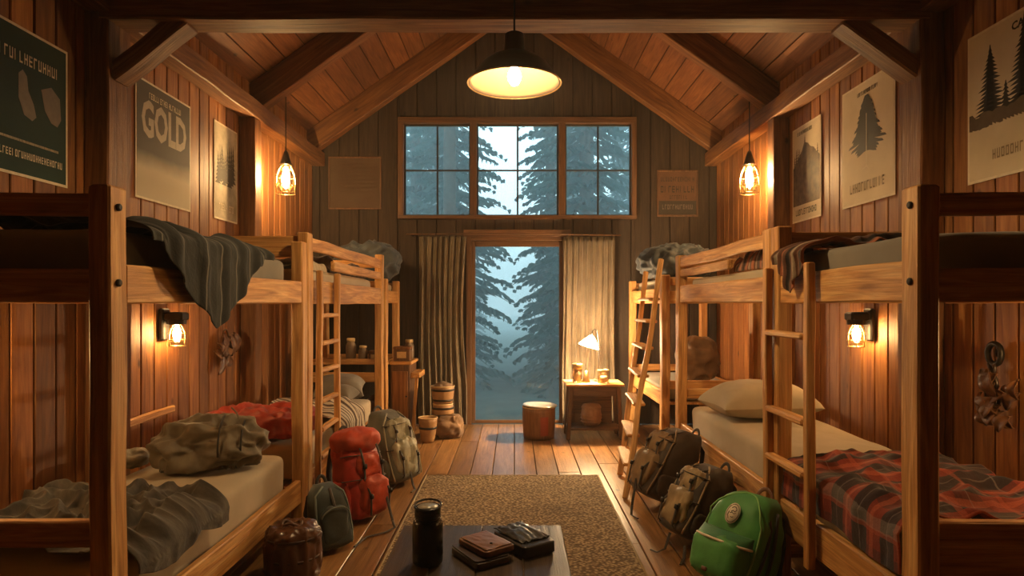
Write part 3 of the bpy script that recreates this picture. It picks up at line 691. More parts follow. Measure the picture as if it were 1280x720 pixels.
for x in (-1.22, 1.2):
    m = MB(); cbox(m, x-.01, x+.01, 7.585, 7.725, z-.012, z+.012); obj('bracket', m, METAL, R)

# ------------------------------------------------------------------ rug, table and what lies on it
RUG, nt, b = mat_new('woven_jute'); g = attr(nt).outputs['Vector']
vo = N(nt, 'ShaderNodeTexVoronoi'); nt.links.new(mapping(nt, g, (1, 1.5, 1)), vo.inputs['Vector']); vo.inputs['Scale'].default_value = 48
nn = noise_(nt, g, 3, 4)
c = ramp(nt, vo.outputs['Distance'], [(.1, (.66, .49, .28)), (.62, (.15, .095, .045))]).outputs[0]
c = mixc(nt, .6, c, ramp(nt, nn, [(.3, (.6, .6, .6)), (.7, (1, 1, 1))]).outputs[0], 'MULTIPLY'); nt.links.new(c, b.inputs['Base Color']); b.inputs['Roughness'].default_value = .95
iv = math_(nt, 'SUBTRACT', 1, vo.outputs['Distance']); bump(nt, b, iv, .9, .012)
Rg = empty('rug', (-.015, 3.85, 0), label='tan woven jute rug on the plank floor under the low table', cat='rug')
m = MB(); cbox(m, -.735, .70, 2.25, 5.37, .001, .014, .004); obj('pile', m, RUG, Rg)
m = MB()
for p, q in (((-.735, 5.37), (.70, 5.37)), ((-.735, 2.25), (-.735, 5.37)), ((.70, 2.25), (.70, 5.37))):
    tube(m, [(p[0], p[1], .009), (q[0], q[1], .009)], .008, 8)
obj('edge_binding', m, cloth('rug_edge', (.40, .29, .15)), Rg, smooth=True)

T = empty('low_table', (-.15, 2.55, .015), label='low dark plank table on the rug carrying the black bottle', cat='table')
TT = .40
m = MB()
for i in range(4):
    x = -.525 + i*.187; cbox(m, x+.001, x+.186, 2.08, 3.04, TT-.035, TT, .004, rnd.uniform(.3, .8), 'y')
obj('table_top', m, W_DARK, T)
for x in (-.47, .165):
    for y in (2.14, 2.98):
        m = MB(); timber(m, (x, y, .0155), (x, y, TT-.037), .06, .06, (0, 1, 0)); obj('leg', m, W_DARK, T)
for x in (-.47, .165):
    m = MB(); cbox(m, x-.012, x+.012, 2.175, 2.945, TT-.11, TT-.037, axis='y'); obj('apron', m, W_DARK, T)
m = MB(); cbox(m, -.435, .13, 2.965, 2.99, TT-.11, TT-.037, axis='x'); obj('apron', m, W_DARK, T)

BLK = plain('black_bottle', (.010, .012, .013), .22, 0, 0); GREY = plain('lid_grey', (.45, .42, .36), .35, .3, .4, 60)
bo = Vector((-.352, 2.60, TT+.001)); L = empty('water_bottle', bo, label='black wide-mouth water bottle standing on the low table', cat='bottle')
m = MB(); lathe(m, [(.0001, 0), (.055, 0), (.061, .006), (.062, .02), (.062, .155), (.059, .168), (.052, .178), (.047, .182), (.047, .192), (.0001, .193)], bo, 40); obj('body', m, BLK, L, smooth=True)
m = MB(); lathe(m, [(.051, .187), (.053, .190), (.053, .222), (.050, .228), (.043, .229), (.040, .225)], bo, 40); cp = obj('cap', m, BLK, L, smooth=True)
m = MB(); lathe(m, [(.0001, .2265), (.0425, .2262), (.0435, .2282), (.0001, .2285)], bo, 30); obj('cap_disc', m, GREY, L, smooth=True, label='pale mottled cap top')
m = MB(); tube(m, [bo + Vector((.0535*math.cos(a), .0535*math.sin(a), .232+.008*math.sin(a))) for a in [2*PI*i/32 for i in range(32)]], .0042, 8, closed=True); obj('carry_loop', m, BLK, L, smooth=True)
m = MB(); tube(m, [bo + Vector((.049*math.cos(a), .049*math.sin(a), .184)) for a in [2*PI*i/32 for i in range(32)]], .005, 8, closed=True); obj('neck_ring', m, BLK, L, smooth=True)

def slab(m, c, lx, ly, z0, z1, rotz, amp=.003, e=.16, seed=0):
    blob(m, (c[0], c[1], (z0+z1)/2), (lx/2, ly/2, (z1-z0)/2), e, amp, 14, Matrix.Rotation(rotz, 3, 'Z'), 72, 20, seed)
BRL = plain('brown_leather', (.20, .075, .035), .42, 0, .35, 18, .45); BKL = plain('black_leather', (.022, .019, .019), .42, 0, .35, 18, .4); DKL = plain('umber_leather', (.05, .022, .016), .45, 0, .3, 18, .4)
W1 = empty('leather_wallet', (-.134, 2.655, TT), label='dark brown wallet lying beneath the tan-faced one', cat='wallet')
m = MB(); slab(m, (-.139, 2.645), .225, .165, TT+.002, TT+.030, math.radians(-56)); obj('body', m, DKL, W1, smooth=True)
m = MB(); slab(m, (-.142, 2.65), .222, .160, TT+.0305, TT+.036, math.radians(-58), .001); obj('flap', m, DKL, W1, smooth=True)
W2 = empty('leather_wallet', (-.12, 2.665, TT+.037), label='tan-faced brown wallet with a stud, topmost of the pair beside the black bottle', cat='wallet')
m = MB(); slab(m, (-.118, 2.668), .205, .152, TT+.038, TT+.062, math.radians(-52), .003, .18, 3); obj('body', m, BRL, W2, smooth=True)
m = MB(); R_ = Matrix.Rotation(math.radians(-52), 3, 'Z'); cc_ = Vector((-.118, 2.668, TT+.063))
surf(m, lambda u, v: cc_ + R_ @ Vector(((u-.5)*.185, (v-.5)*.13, .004*math.sin(u*PI)*math.sin(v*PI) + .004*wrinkle((u, v*2, 0), 2.2, 4))), 24, 20, .2, .15); obj('flap', m, plain('tan_leather', (.30, .13, .06), .45, 0, .3, 14, .4), W2, smooth=True, solid=.003, label='tan creased flap')
m = MB(); lathe(m, [(.006, 0), (.006, .003), (.0001, .005)], cc_ + R_ @ Vector((.05, -.01, .006)), 12); obj('stud', m, METAL, W2, smooth=True)
W3 = empty('leather_pouch', (.035, 2.78, TT), label='black leather pouch with creased flap at the back of the low table', cat='pouch')
m = MB(); slab(m, (.04, 2.765), .25, .165, TT+.002, TT+.052, math.radians(-56), .004, .16, 8); obj('body', m, BKL, W3, smooth=True)
m = MB(); R3 = Matrix.Rotation(math.radians(-56), 3, 'Z'); c3 = Vector((.03, 2.785, TT+.056))
surf(m, lambda u, v: c3 + R3 @ Vector(((u-.5)*.215, (v-.5)*.145, .012*math.sin(u*PI)*math.sin(v*PI)**.5 + .010*wrinkle((u*1.3, v*2.5, 0), 1.9, 6))), 30, 26, .2, .15); obj('flap', m, BKL, W3, smooth=True, solid=.004)

# ------------------------------------------------------------------ packs
def pack(label, loc, th, lean, W, Dp, H, style, C, roll=0, name='backpack'):
    R = empty(name, loc, (-lean, roll, th), label=label, cat='backpack')
    O = lambda nm, m, mt, **k: obj(nm, m, mt, R, world=False, smooth=True, **k)
    n = 22; seg = 48; prof = []
    def wd(t): 
        w = W*(.90 + .12*math.sin(PI*min(1, t*1.2+.05))); d = Dp*(1 - .30*t)
        k = 1
        if t > .70: k = math.sqrt(max(.0, 1 - ((t-.70)/.315)**2.2))
        if t < .06: k = .80 + .2*math.sqrt(t/.06)
        return w*(.25+.75*k if t > .7 else k), d*(.35+.65*k if t > .7 else k)
    frontY = lambda t: -.01 - wd(t)[1]
    m = MB(); vs = []; gs = []; fs = []
    sd = rnd.uniform(0, 50)
    for j in range(n+1):
        t = j/n; w, d = wd(t); cy = -.01 - d/2
        for i in range(seg):
            a = 2*PI*i/seg; p = Vector((spow(math.cos(a), .5)*w/2, cy + spow(math.sin(a), .55)*d/2, t*H))
            nn_ = Vector((math.cos(a), math.sin(a), 0)); p += nn_*(.016*wrinkle((p.x, p.y, p.z*.7), 6, sd)) if 0 < j < n else Vector()
            vs.append(p); gs.append(p)
    for j in range(n):
        for i in range(seg): k = (i+1) % seg; fs.append((j*seg+i, j*seg+k, (j+1)*seg+k, (j+1)*seg+i))
    fs.append(tuple(range(seg))[::-1]); fs.append(tuple(range(n*seg, (n+1)*seg)))
    m.add(vs, fs, gs); O('body', m, C['body'])
    # shoulder straps on the back, grab handle
    for sx in (-1, 1):
        m = MB(); tube(m, [(sx*W*.14, -.012, H*.86), (sx*W*.22, .022, H*.80), (sx*W*.30, .034, H*.55), (sx*W*.34, .022, H*.25), (sx*W*.36, .0, H*.08)], .01, 8, flat=(.026, .007, (0, 1, 0))); O('shoulder_strap', m, C['strap'])
    m = MB(); tube(m, [(W*.13*math.cos(a), -.028, H*.965 + .055*math.sin(a)) for a in [PI*i/10 for i in range(11)]], .01, 8, flat=(.011, .004, (0, 1, 0))); O('grab_handle', m, C.get('handle', C['strap']))
    if style == 'hiker':
        tl = .90; m = MB(); blob(m, (0, frontY(.72)/2-.012, H*tl), (W*.50, Dp*.50, H*.15), .78, .02, 8, nu=48, nv=26, seed=sd); O('lid', m, C['lid'])
        m = MB(); blob(m, (0, frontY(.30)+.012, H*.27), (W*.36, Dp*.24, H*.22), .6, .025, 9, nu=44, nv=26, seed=sd+2); O('front_pocket', m, C['front'])
        m = MB(); blob(m, (0, frontY(.60)+.012, H*.61), (W*.32, Dp*.17, H*.145), .6, .022, 9, nu=44, nv=26, seed=sd+3); O('front_pocket', m, C['front'])
        for sx in (-1, 1):
            m = MB(); blob(m, (sx*W*.47, -.01-Dp*.42, H*.26), (W*.11, Dp*.30, H*.20), .6, .018, 9, nu=36, nv=22, seed=sd+4); O('side_pocket', m, C['side'])
            fr_ = [(sx*W*.23, frontY(.85)-.02, H*.90), (sx*W*.235, frontY(.75)-.03, H*.80), (sx*W*.24, frontY(.6)-Dp*.15, H*.62), (sx*W*.25, frontY(.45)-Dp*.10, H*.47), (sx*W*.26, frontY(.28)-Dp*.22, H*.28), (sx*W*.25, frontY(.08)-.03, H*.06)]
            m = MB(); tube(m, fr_, .01, 8, flat=(.009, .0035, (0, 1, 0))); O('compression_strap', m, C['strap'])
            m = MB(); x, y, z = fr_[2]; cbox(m, x-.014, x+.014, y-.012, y+.004, z-.016, z+.016, .003); O('buckle', m, METAL)
            m = MB(); x, y, z = fr_[4]; cbox(m, x-.014, x+.014, y-.012, y+.004, z-.016, z+.016, .003); O('buckle', m, METAL)
        for zz in (.46, .74):
            m = MB(); w, d = wd(zz); tube(m, [(spow(math.cos(a), .5)*(w/2+.008), -.01-d/2 + spow(math.sin(a), .55)*(d/2+.008), H*zz+.01*math.sin(a*2)) for a in [PI*1.03 + PI*.94*i/24 for i in range(25)]], .01, 6, flat=(.008, .003, (0, 0, 1))); O('side_strap', m, C['strap'])
    if style == 'trail':
        m = MB(); blob(m, (0, frontY(.33)+.02, H*.34), (W*.36, Dp*.17, H*.25), .55, .03, 8, nu=48, nv=30, seed=sd+2, stretch=(2, 1, .7)); O('front_pocket', m, C['front'])
        m = MB(); blob(m, (0, frontY(.70)+.025, H*.72), (W*.33, Dp*.14, H*.15), .6, .03, 9, nu=44, nv=26, seed=sd+3, stretch=(2, 1, .7)); O('front_pocket', m, C['front'])
        for sx in (-1, 1):
            pts_ = [(sx*W*.20, frontY(.97)+.03, H*.985), (sx*W*.21, frontY(.86)-.012, H*.88), (sx*W*.22, frontY(.70)-Dp*.105, H*.71), (sx*W*.23, frontY(.52)-.010, H*.55), (sx*W*.24, frontY(.34)-Dp*.155, H*.34), (sx*W*.24, frontY(.12)-.02, H*.10), (sx*W*.22, frontY(.02)+.02, H*.02)]
            m = MB(); tube(m, pts_, .01, 8, flat=(.010, .0035, (0, 1, 0))); O('compression_strap', m, C['strap'])
            for q in (2, 4):
                m = MB(); x, y, z = pts_[q]; cbox(m, x-.014, x+.014, y-.010, y+.004, z-.014, z+.014, .003); O('buckle', m, METAL)
            pp = [Vector((sx*wd(t)[0]*.46, frontY(t)+.022, t*H)) for t in [.05+.76*i/20 for i in range(21)]] + [Vector((sx*W*.17, frontY(.93)+.004, H*.965))]
            m = MB(); tube(m, pp, .006, 6); O('piping', m, C['front'])
            m = MB(); blob(m, (sx*W*.46, -.02-Dp*.50, H*.22), (W*.09, Dp*.26, H*.15), .6, .014, 9, nu=32, nv=20, seed=sd+4); O('side_pocket', m, C['side'])
        for zz, k_ in ((.47, .012), (.80, .012)):
            w, d = wd(zz); m = MB(); tube(m, [(-w*.47*math.cos(a), frontY(zz) + .03 - (.03+Dp*.10)*math.sin(a), H*zz) for a in [PI*i/20 for i in range(21)]], .01, 6, flat=(.010, .0035, (0, 0, 1))); O('cross_strap', m, C['strap'])
    if style == 'day':
        # front pocket with hood and pale zip, piping, gusset, badge
        m = MB(); blob(m, (0, frontY(.26)+.008, H*.265), (W*.40, Dp*.30, H*.225), .5, .016, 7, nu=48, nv=28, seed=sd); O('front_pocket', m, C['front'])
        m = MB()
        def hood(u, v):
            a = PI*u; x = -math.cos(a)*W*.43; out = Dp*.32*math.sin(a)**.6
            return Vector((x, frontY(.45)+.012 - out*(.25+.8*v), H*(.55 - .075*v - .03*v*v)))
        surf(m, hood, 30, 8, .3, .1); O('pocket_hood', m, C['lid'], solid=.005)
        m = MB(); tube(m, [hood(i/30, 1) + Vector((0, -.002, -.004)) for i in range(31)], .0065, 8); O('zipper', m, C['trim'])
        m = MB(); tube(m, [Vector((-W*.34, frontY(.42)-Dp*.18, H*.42)) + Vector((0, -.004, -.02*i)) for i in range(3)], .005, 6); O('zipper_pull', m, METAL)
        arc = []
        for i in range(41):
            t = i/40
            if t < .35: q = t/.35; arc.append((-1, .06 + q*.66))
            elif t > .65: q = (1-t)/.35; arc.append((1, .06 + q*.66))
            else: arc.append(((t-.5)/.15, None))
        pp = []
        for a_, tt in arc:
            if tt is not None: w, d = wd(tt); pp.append(Vector((a_*w*.46, frontY(tt)+.020, tt*H)))
            else: tt = .72 + .26*max(0, math.cos(a_*PI/2))**.7; w, d = wd(tt); pp.append(Vector((a_*wd(.72)[0]*.46, frontY(tt)+.004, tt*H+.003)))
        m = MB(); tube(m, pp, .0045, 6); O('piping', m, C['pipe'])
        pp2 = [Vector((p.x*1.06, p.y+Dp*.22, p.z+.004)) for p in pp]; m = MB(); tube(m, pp2, .01, 6, flat=(.004, .012, (0, 1, 0))); O('zip_band', m, C['strap'])
        m = MB(); tube(m, [(wd(t)[0]/2+.004, -.01-wd(t)[1]*.5, t*H) for t in [.05+.09*i for i in range(10)]], .01, 6, flat=(.014, .005, (1, 0, 0))); O('side_band', m, C['strap'])
        cy = frontY(.72)-.006; cz = H*.735; nrm = Vector((0, -1, .28)).normalized(); ux = Vector((1, 0, 0)); uy = ux.cross(-nrm).normalized(); uy = uy if uy.z > 0 else -uy; o_ = Vector((-.0, cy-.004, cz))
        ov = lambda k, n_=28: [o_ + ux*.040*k*math.cos(2*PI*i/n_) + uy*.054*k*math.sin(2*PI*i/n_) for i in range(n_)]
        m = MB(); poly(m, ov(1), nrm*.004); bd = O('badge', m, C['trim'], label='cream oval badge with dark scribble')
        m = MB(); tube(m, [p + nrm*.0045 for p in ov(.86)], .0014, 5, closed=True)
        for st in ([(-.3, .45), (-.1, .62), (.2, .58), (.4, .35), (.2, .15), (-.05, .25), (-.25, .1)], [(-.35, -.05), (-.1, .05), (.15, -.05), (.4, .05)], [(-.1, -.35), (.05, -.42), (.25, -.32)], [(-.5, .1), (-.55, -.25), (-.3, -.6)]):
            tube(m, [o_ + ux*.040*a*1.1 + uy*.054*b_ + nrm*.0048 for a, b_ in st], .0018, 5)
        obj('badge_drawing', m, METAL, bd, world=False)
        m = MB(); cbox(m, -.012, .018, frontY(.1)-Dp*.30, frontY(.1)-Dp*.26, H*.10, H*.145, .004); O('brand_tab', m, BRL, label='small brown leather tab')
    if style == 'sleek':
        m = MB(); blob(m, (0, frontY(.35)+.015, H*.36), (W*.36, Dp*.20, H*.30), .55, .012, 6, nu=44, nv=26, seed=sd); O('front_pocket', m, C['front'])
        for sx in (-1, 1):
            pp = [Vector((sx*wd(t)[0]*.44, frontY(t)+.012, t*H)) for t in [.04+.8*i/20 for i in range(21)]] + [Vector((sx*W*.15, frontY(.93)-.002, H*.97))]
            m = MB(); tube(m, pp, .006, 6); O('piping', m, C['pipe'])
            m = MB(); blob(m, (sx*W*.46, -.01-Dp*.42, H*.24), (W*.10, Dp*.28, H*.17), .6, .014, 9, nu=32, nv=20, seed=sd+4); O('side_pocket', m, C['side'])
        m = MB(); tube(m, [(W*.36*-math.cos(PI*i/20), frontY(.5)-Dp*.10-.02*math.sin(PI*i/20), H*(.50+.14*math.sin(PI*i/20))) for i in range(21)], .004, 6); O('zipper', m, C['pipe'])
        m = MB(); tube(m, [(0, frontY(.9)-.004, H*.93), (0, frontY(.7)-.012, H*.72), (0, frontY(.5)-Dp*.14, H*.52)], .01, 6, flat=(.010, .003, (0, 1, 0))); O('daisy_strap', m, C['strap'])
    return R
def CL(c, k=.6, r=.6): return cloth('pack_cloth', c, tuple(x*k for x in c), r, 9, 500, .25)
STR = cloth('strap_web', (.035, .028, .022), rough=.7)
TANSTR = cloth('strap_tan', (.38, .30, .19), rough=.7)
RED = CL((.50, .030, .012)); REDL = CL((.62, .065, .018))
pack('bright red hiking backpack with domed lid on the floor by the ladder', (-1.16, 4.42, .003), math.radians(58), .10, .33, .29, .56, 'hiker', dict(body=RED, lid=REDL, front=REDL, side=RED, strap=STR))
TEAL = CL((.035, .055, .055)); pack('small dark teal backpack between the red backpack and drum bag', (-1.14, 3.83, .003), math.radians(45), .16, .24, .17, .37, 'sleek', dict(body=TEAL, front=TEAL, side=TEAL, strap=STR, pipe=cloth('pipe_grey', (.20, .25, .23))))
OLV = CL((.115, .11, .075)); OLVL = CL((.42, .40, .28), .7); pack('grey-green backpack with pale front behind the red one', (-1.08, 5.24, .003), math.radians(60), .14, .38, .30, .57, 'trail', dict(body=OLV, front=OLVL, side=OLV, strap=STR, pipe=OLVL))
BRN = CL((.060, .036, .020)); BRNL = CL((.30, .19, .095)); pack('brown hiking backpack leaning at the foot of the leaning ladder', (1.17, 4.62, .003), math.radians(-74), .36, .34, .37, .52, 'trail', dict(body=BRN, lid=BRNL, front=BRNL, side=BRN, strap=STR))
BR2 = CL((.045, .029, .018)); BR2L = CL((.42, .31, .17)); pack('tan and dark backpack leaning between the brown and green ones', (1.16, 3.88, .003), math.radians(-70), .38, .30, .31, .45, 'trail', dict(body=BR2, lid=BR2L, front=BR2L, side=BR2, strap=STR))
GRN = CL((.025, .20, .055), .7); GRNL = CL((.07, .34, .075), .75)
pack('green school backpack with oval badge on the floor', (1.19, 3.25, .003), math.radians(-58), .34, .35, .29, .465, 'day', dict(body=GRNL, front=GRNL, lid=GRN, strap=CL((.012, .03, .035)), handle=BRL, trim=cloth('trim_cream', (.95, .86, .68)), pipe=cloth('pipe_green', (.25, .55, .18))))
# loose straps trailing on the boards, parts of the packs beside them
def floor_strap(parent_label, pts, mat, r=.005):
    for o_ in COL.objects:
        if o_.get('label') == parent_label:
            m = MB(); tube(m, pts, r, 6, flat=(.009, .0035, (0, 0, 1))); obj('loose_strap', m, mat, o_)
floor_strap('bright red hiking backpack with domed lid on the floor by the ladder', [(-.86, 4.30, .16), (-.80, 4.20, .03), (-.77, 4.12, .012), (-.82, 4.04, .008), (-.92, 3.96, .008), (-.95, 3.80, .008)], STR)
floor_strap('grey-green backpack with pale front behind the red one', [(-.84, 5.12, .14), (-.80, 5.04, .03), (-.775, 4.98, .008), (-.79, 4.90, .008)], STR)
floor_strap('brown hiking backpack leaning at the foot of the leaning ladder', [(.86, 4.52, .22), (.82, 4.46, .05), (.80, 4.38, .008), (.83, 4.30, .008)], STR)
floor_strap('tan and dark backpack leaning between the brown and green ones', [(.92, 3.78, .10), (.88, 3.74, .02), (.83, 3.72, .008), (.80, 3.76, .008)], STR)
floor_strap('tan and dark backpack leaning between the brown and green ones', [(.98, 3.68, .06), (.96, 3.62, .012), (.92, 3.54, .008)], STR)
# brown drum bag
do = Vector((-1.175, 3.40, .002)); L = empty('drum_bag', do, label='round brown drum bag with drawn top in front under the bunk edge', cat='duffel bag')
BAG = plain('brown_waxed', (.12, .05, .026), .32, 0, .5, 12, .4)
m = MB(); blob(m, do + Vector((0, 0, .137)), (.142, .142, .145), .38, .022, 13, None, 96, 50, 5, floor_z=.003, eh=1.0); obj('body', m, BAG, L, smooth=True)
for z in (.12, .225):
    m = MB(); tube(m, [do + Vector((.141*math.cos(a), .141*math.sin(a), z)) for a in [2*PI*i/36 for i in range(36)]], .01, 6, flat=(.003, .008, (0, 0, 1)), closed=True); obj('strap', m, DKL, L, smooth=True)
m = MB(); tube(m, [do + Vector((.05*math.cos(a), .03*math.sin(a)-.02, .289+.010*math.sin(a*3))) for a in [2*PI*i/24 for i in range(24)]], .009, 8, closed=True); obj('carry_loop', m, BAG, L, smooth=True)

# ------------------------------------------------------------------ far pots, barrel, cabinet
POT = plain('bucket_wood', (.36, .20, .085), .55, 0, .3, 14, .35); POTL = plain('pot_rim', (.62, .44, .22), .5)
def bucket(x, y, z, r0, r1, h, label, cat='bucket', hoops=2, lid=False, mat=POT, heap=None, name='wooden_bucket'):
    o = Vector((x, y, z)); L = empty(name, o, label=label, cat=cat)
    m = MB(); pr = [(.0001, 0), (r0, 0)] + [(r0+(r1-r0)*t + .006*math.sin(PI*t), h*t) for t in (.15, .3, .5, .7, .85, 1)] + [(r1-.012, h), (r1-.016, h-.04), (.0001, h-.045)]
    lathe(m, pr, o, 36); obj('body', m, mat, L, smooth=True)
    for k in range(hoops):
        t = .2 + .6*k/max(1, hoops-1) if hoops > 1 else .6; r = r0+(r1-r0)*t+.006*math.sin(PI*t)
        m = MB(); lathe(m, [(r-.001, h*t-.012), (r+.005, h*t-.010), (r+.005, h*t+.010), (r-.001, h*t+.012)], o, 36); m.f = m.f[:-2]; obj('hoop', m, METAL, L, smooth=True)
    m = MB(); tube(m, [o + Vector((r1*math.cos(a), r1*math.sin(a), h)) for a in [2*PI*i/30 for i in range(30)]], .007, 6, closed=True); obj('rim', m, POTL, L, smooth=True)
    if heap: m = MB(); blob(m, (x, y, z+h-.01), (r1*.8, r1*.8, .05), 1, .03, 9, nu=30, nv=16, floor_z=z+h-.04); obj('contents', m, heap, L, smooth=True)
    return L, o
bs = bucket(pxX(553, 6.95), 7.0, .368, .10, .125, .185, 'wooden tub with heaped top, topmost of the stack by the grey curtain', heap=BROWNSACK)
bucket(pxX(553, 6.95), 7.0, .255, .118, .105, .104, 'shallow wooden tub under the heaped tub by the grey curtain', hoops=1)
m = MB(); blob(m, (pxX(559, 6.95), 6.98, .12), (.165, .15, .135), .75, .05, 9, None, 60, 40, 4, floor_z=.002)
for i, v in enumerate(m.v):
    if v[2] > .245: m.v[i] = (v[0], v[1], .245)
tag(obj('canvas_sack', m, BROWNSACK, smooth=True), 'squashed brown sack at the bottom of the tub stack', 'sack')
bucket(pxX(534.5, 6.7), 6.72, .002, .065, .098, .255, 'small tapered pail on the floor in front of the stacked tubs', hoops=1)
L, o = bucket(pxX(674, 6.85), 6.95, .002, .165, .178, .335, 'round wooden drum with loose lid in front of the glass door', 'drum', 0, mat=wood('drum_wood', (.17, .075, .03), (.28, .13, .055), (.36, .19, .09), .5, False, .2), name='wooden_drum')
m = MB(); lathe(m, [(.0001, .345), (.18, .343), (.188, .348), (.188, .356), (.17, .362), (.0001, .368)], o, 40, rot=Matrix.Rotation(.035, 3, 'Y'), wob=.03); obj('lid', m, plain('tin_lid', (.66, .60, .50), .35, .6, .4, 16), L, smooth=True)
m = MB()
def mark(u, v): a = -PI/2 + .10 + (u-.1)*.5; r = .181; return Vector((o.x + r*math.cos(a), o.y + r*math.sin(a), .05 + .20*v))
surf(m, mark, 8, 6); obj('painted_mark', m, plain('red_paint', (.42, .06, .02), .5, 0, 0, 25, .7), L, smooth=True, label='faded red patch')

# corner cabinet by the far left bunk with jars
Cb = empty('corner_cabinet', (-1.22, 7.1, 0), label='narrow wooden cabinet with ledge between far bunk and grey curtain', cat='cabinet')
m = MB(); cbox(m, -1.345, -1.135, 6.95, 7.40, .0, .79, .005); obj('body', m, W_TRIM, Cb)
m = MB(); cbox(m, -1.355, -1.115, 6.93, 7.42, .79, .825, .006, .9, 'x'); obj('cabinet_top', m, W_BUNK, Cb)
m = MB(); cbox(m, -1.134, -1.03, 6.98, 7.36, .64, .70, .006, .9, 'y'); obj('side_ledge', m, W_BUNK, Cb)
m = MB(); timber(m, (-1.12, 7.02, .002), (-1.07, 7.02, .64), .035, .035, (0, 1, 0)); obj('leg', m, W_BUNK, Cb)
m = MB(); cbox(m, -1.325, -1.155, 6.935, 6.949, .08, .72, .004); dr = obj('door', m, W_BEAM, Cb)
m = MB(); blob(m, (-1.17, 6.925, .45), (.01, .01, .01)); obj('knob', m, METAL, dr, smooth=True)
JAR = plain('stoneware', (.19, .12, .07), .4, 0, .2); 
def jar(x, y, z, r, h, label, mat=JAR, name='storage_jar'):
    L = empty(name, (x, y, z), label=label, cat='jar')
    m = MB(); lathe(m, [(.0001, 0), (r*.9, 0), (r, h*.12), (r, h*.66), (r*.75, h*.8), (r*.72, h*.86)], (x, y, z), 24); obj('body', m, mat, L, smooth=True)
    m = MB(); lathe(m, [(r*.8, h*.84), (r*.82, h*.98), (r*.7, h), (.0001, h*1.005)], (x, y, z), 24); obj('lid', m, POTL, L, smooth=True)
def box_thing(x, y, z, w, d, h, label, name='wooden_box', mat=None):
    L = empty(name, (x, y, z), label=label, cat='box')
    m = MB(); cbox(m, x-w/2, x+w/2, y-d/2, y+d/2, z, z+h*.8, .005); obj('body', m, mat or W_TRIM, L)
    m = MB(); cbox(m, x-w/2-.004, x+w/2+.004, y-d/2-.004, y+d/2+.004, z+h*.8+.001, z+h, .005); obj('lid', m, W_BEAM, L)
    m = MB(); cbox(m, x-w*.28, x+w*.28, y-d/2-.004, y-d/2, z+h*.2, z+h*.65, .001); obj('paper_label', m, POTL, L, label='pale paper label')
box_thing(-1.235, 7.08, .826, .18, .16, .155, 'dark box with pale label on top of the corner cabinet')
jar(-1.20, 7.30, .826, .055, .22, 'tall jar behind the labelled box on corner cabinet')
box_thing(-1.52, 6.98, .872-.038, .12, .12, .11, 'small pale-fronted box on the far bunk\'s storage shelf')
jar(-1.66, 7.02, .834, .05, .16, 'squat stoneware jar beside the small box on the storage shelf')
jar(-1.80, 7.05, .834, .055, .24, 'taller stoneware jar deepest along the storage shelf')
m = MB(); blob(m, (-1.55, 7.15, .22), (.15, .14, .21), .8, .05, 7, None, 40, 26, 3, floor_z=.002); tag(obj('canvas_sack', m, BROWNSACK, smooth=True), 'brown sack on the floor beneath the storage shelf', 'sack')

# ------------------------------------------------------------------ posters
INK = plain('poster_ink', (.020, .015, .010), .7); PALE = plain('poster_edge', (.80, .68, .48), .7)
def paper(name, c1, c2, sc=2.2):
    m, nt, b = mat_new(name); g = attr(nt).outputs['Vector']; n = noise_(nt, g, sc, 5)
    nt.links.new(ramp(nt, n, [(.3, c1), (.7, c2)]).outputs[0], b.inputs['Base Color']); b.inputs['Roughness'].default_value = .75; return m
def place_text(body, size, fn, depth=.0006, squeeze=1.0):
    cu = bpy.data.curves.new('t', 'FONT'); cu.body = body; cu.size = size; cu.align_x = 'CENTER'; cu.extrude = 0; cu.offset = size*.035; cu.resolution_u = 2
    o = bpy.data.objects.new('t', cu); COL.objects.link(o); bpy.context.view_layer.update()
    me = bpy.data.meshes.new_from_object(o.evaluated_get(bpy.context.evaluated_depsgraph_get()))
    m = MB(); n0 = len(me.vertices)
    m.add([fn(v.co.x*squeeze, v.co.y, depth) for v in me.vertices], [tuple(p.vertices) for p in me.polygons])
    bpy.data.objects.remove(o); bpy.data.curves.remove(cu); return m
SD = .0042
def scribble(m, F, x0, x1, z, h, seed, dens=26, w=.0035):
    """rows of unreadable letter-like strokes as on the old print"""
    r = random.Random(seed); n = max(4, int((x1-x0)/(h*.55)))
    for i in range(n):
        a = x0 + (x1-x0)*(i+.12)/n; b = x0 + (x1-x0)*(i+.80)/n
        k = r.choice('IHLUOENT')
        def bar(p, q, r_, s_): 
            poly(m, [F(p, r_, SD), F(q, r_, SD), F(q, s_, SD), F(p, s_, SD)], F(0, 0, SD+.0005) - F(0, 0, SD))
        t = max(w, (b-a)*.24)
        bar(a, a+t, z, z+h)
        if k in 'HUONE': bar(b-t, b, z, z+h) if k != 'E' else bar(a+t, b, z+h*.82, z+h)
        if k in 'UOLE': bar(a+t, b-t*.2, z, z+h*.17)
        if k in 'OET': bar(a+t, b-t*.2, z+h*.83, z+h)
        if k in 'HEN': bar(a+t, b-t*.2, z+h*.42, z+h*.58)
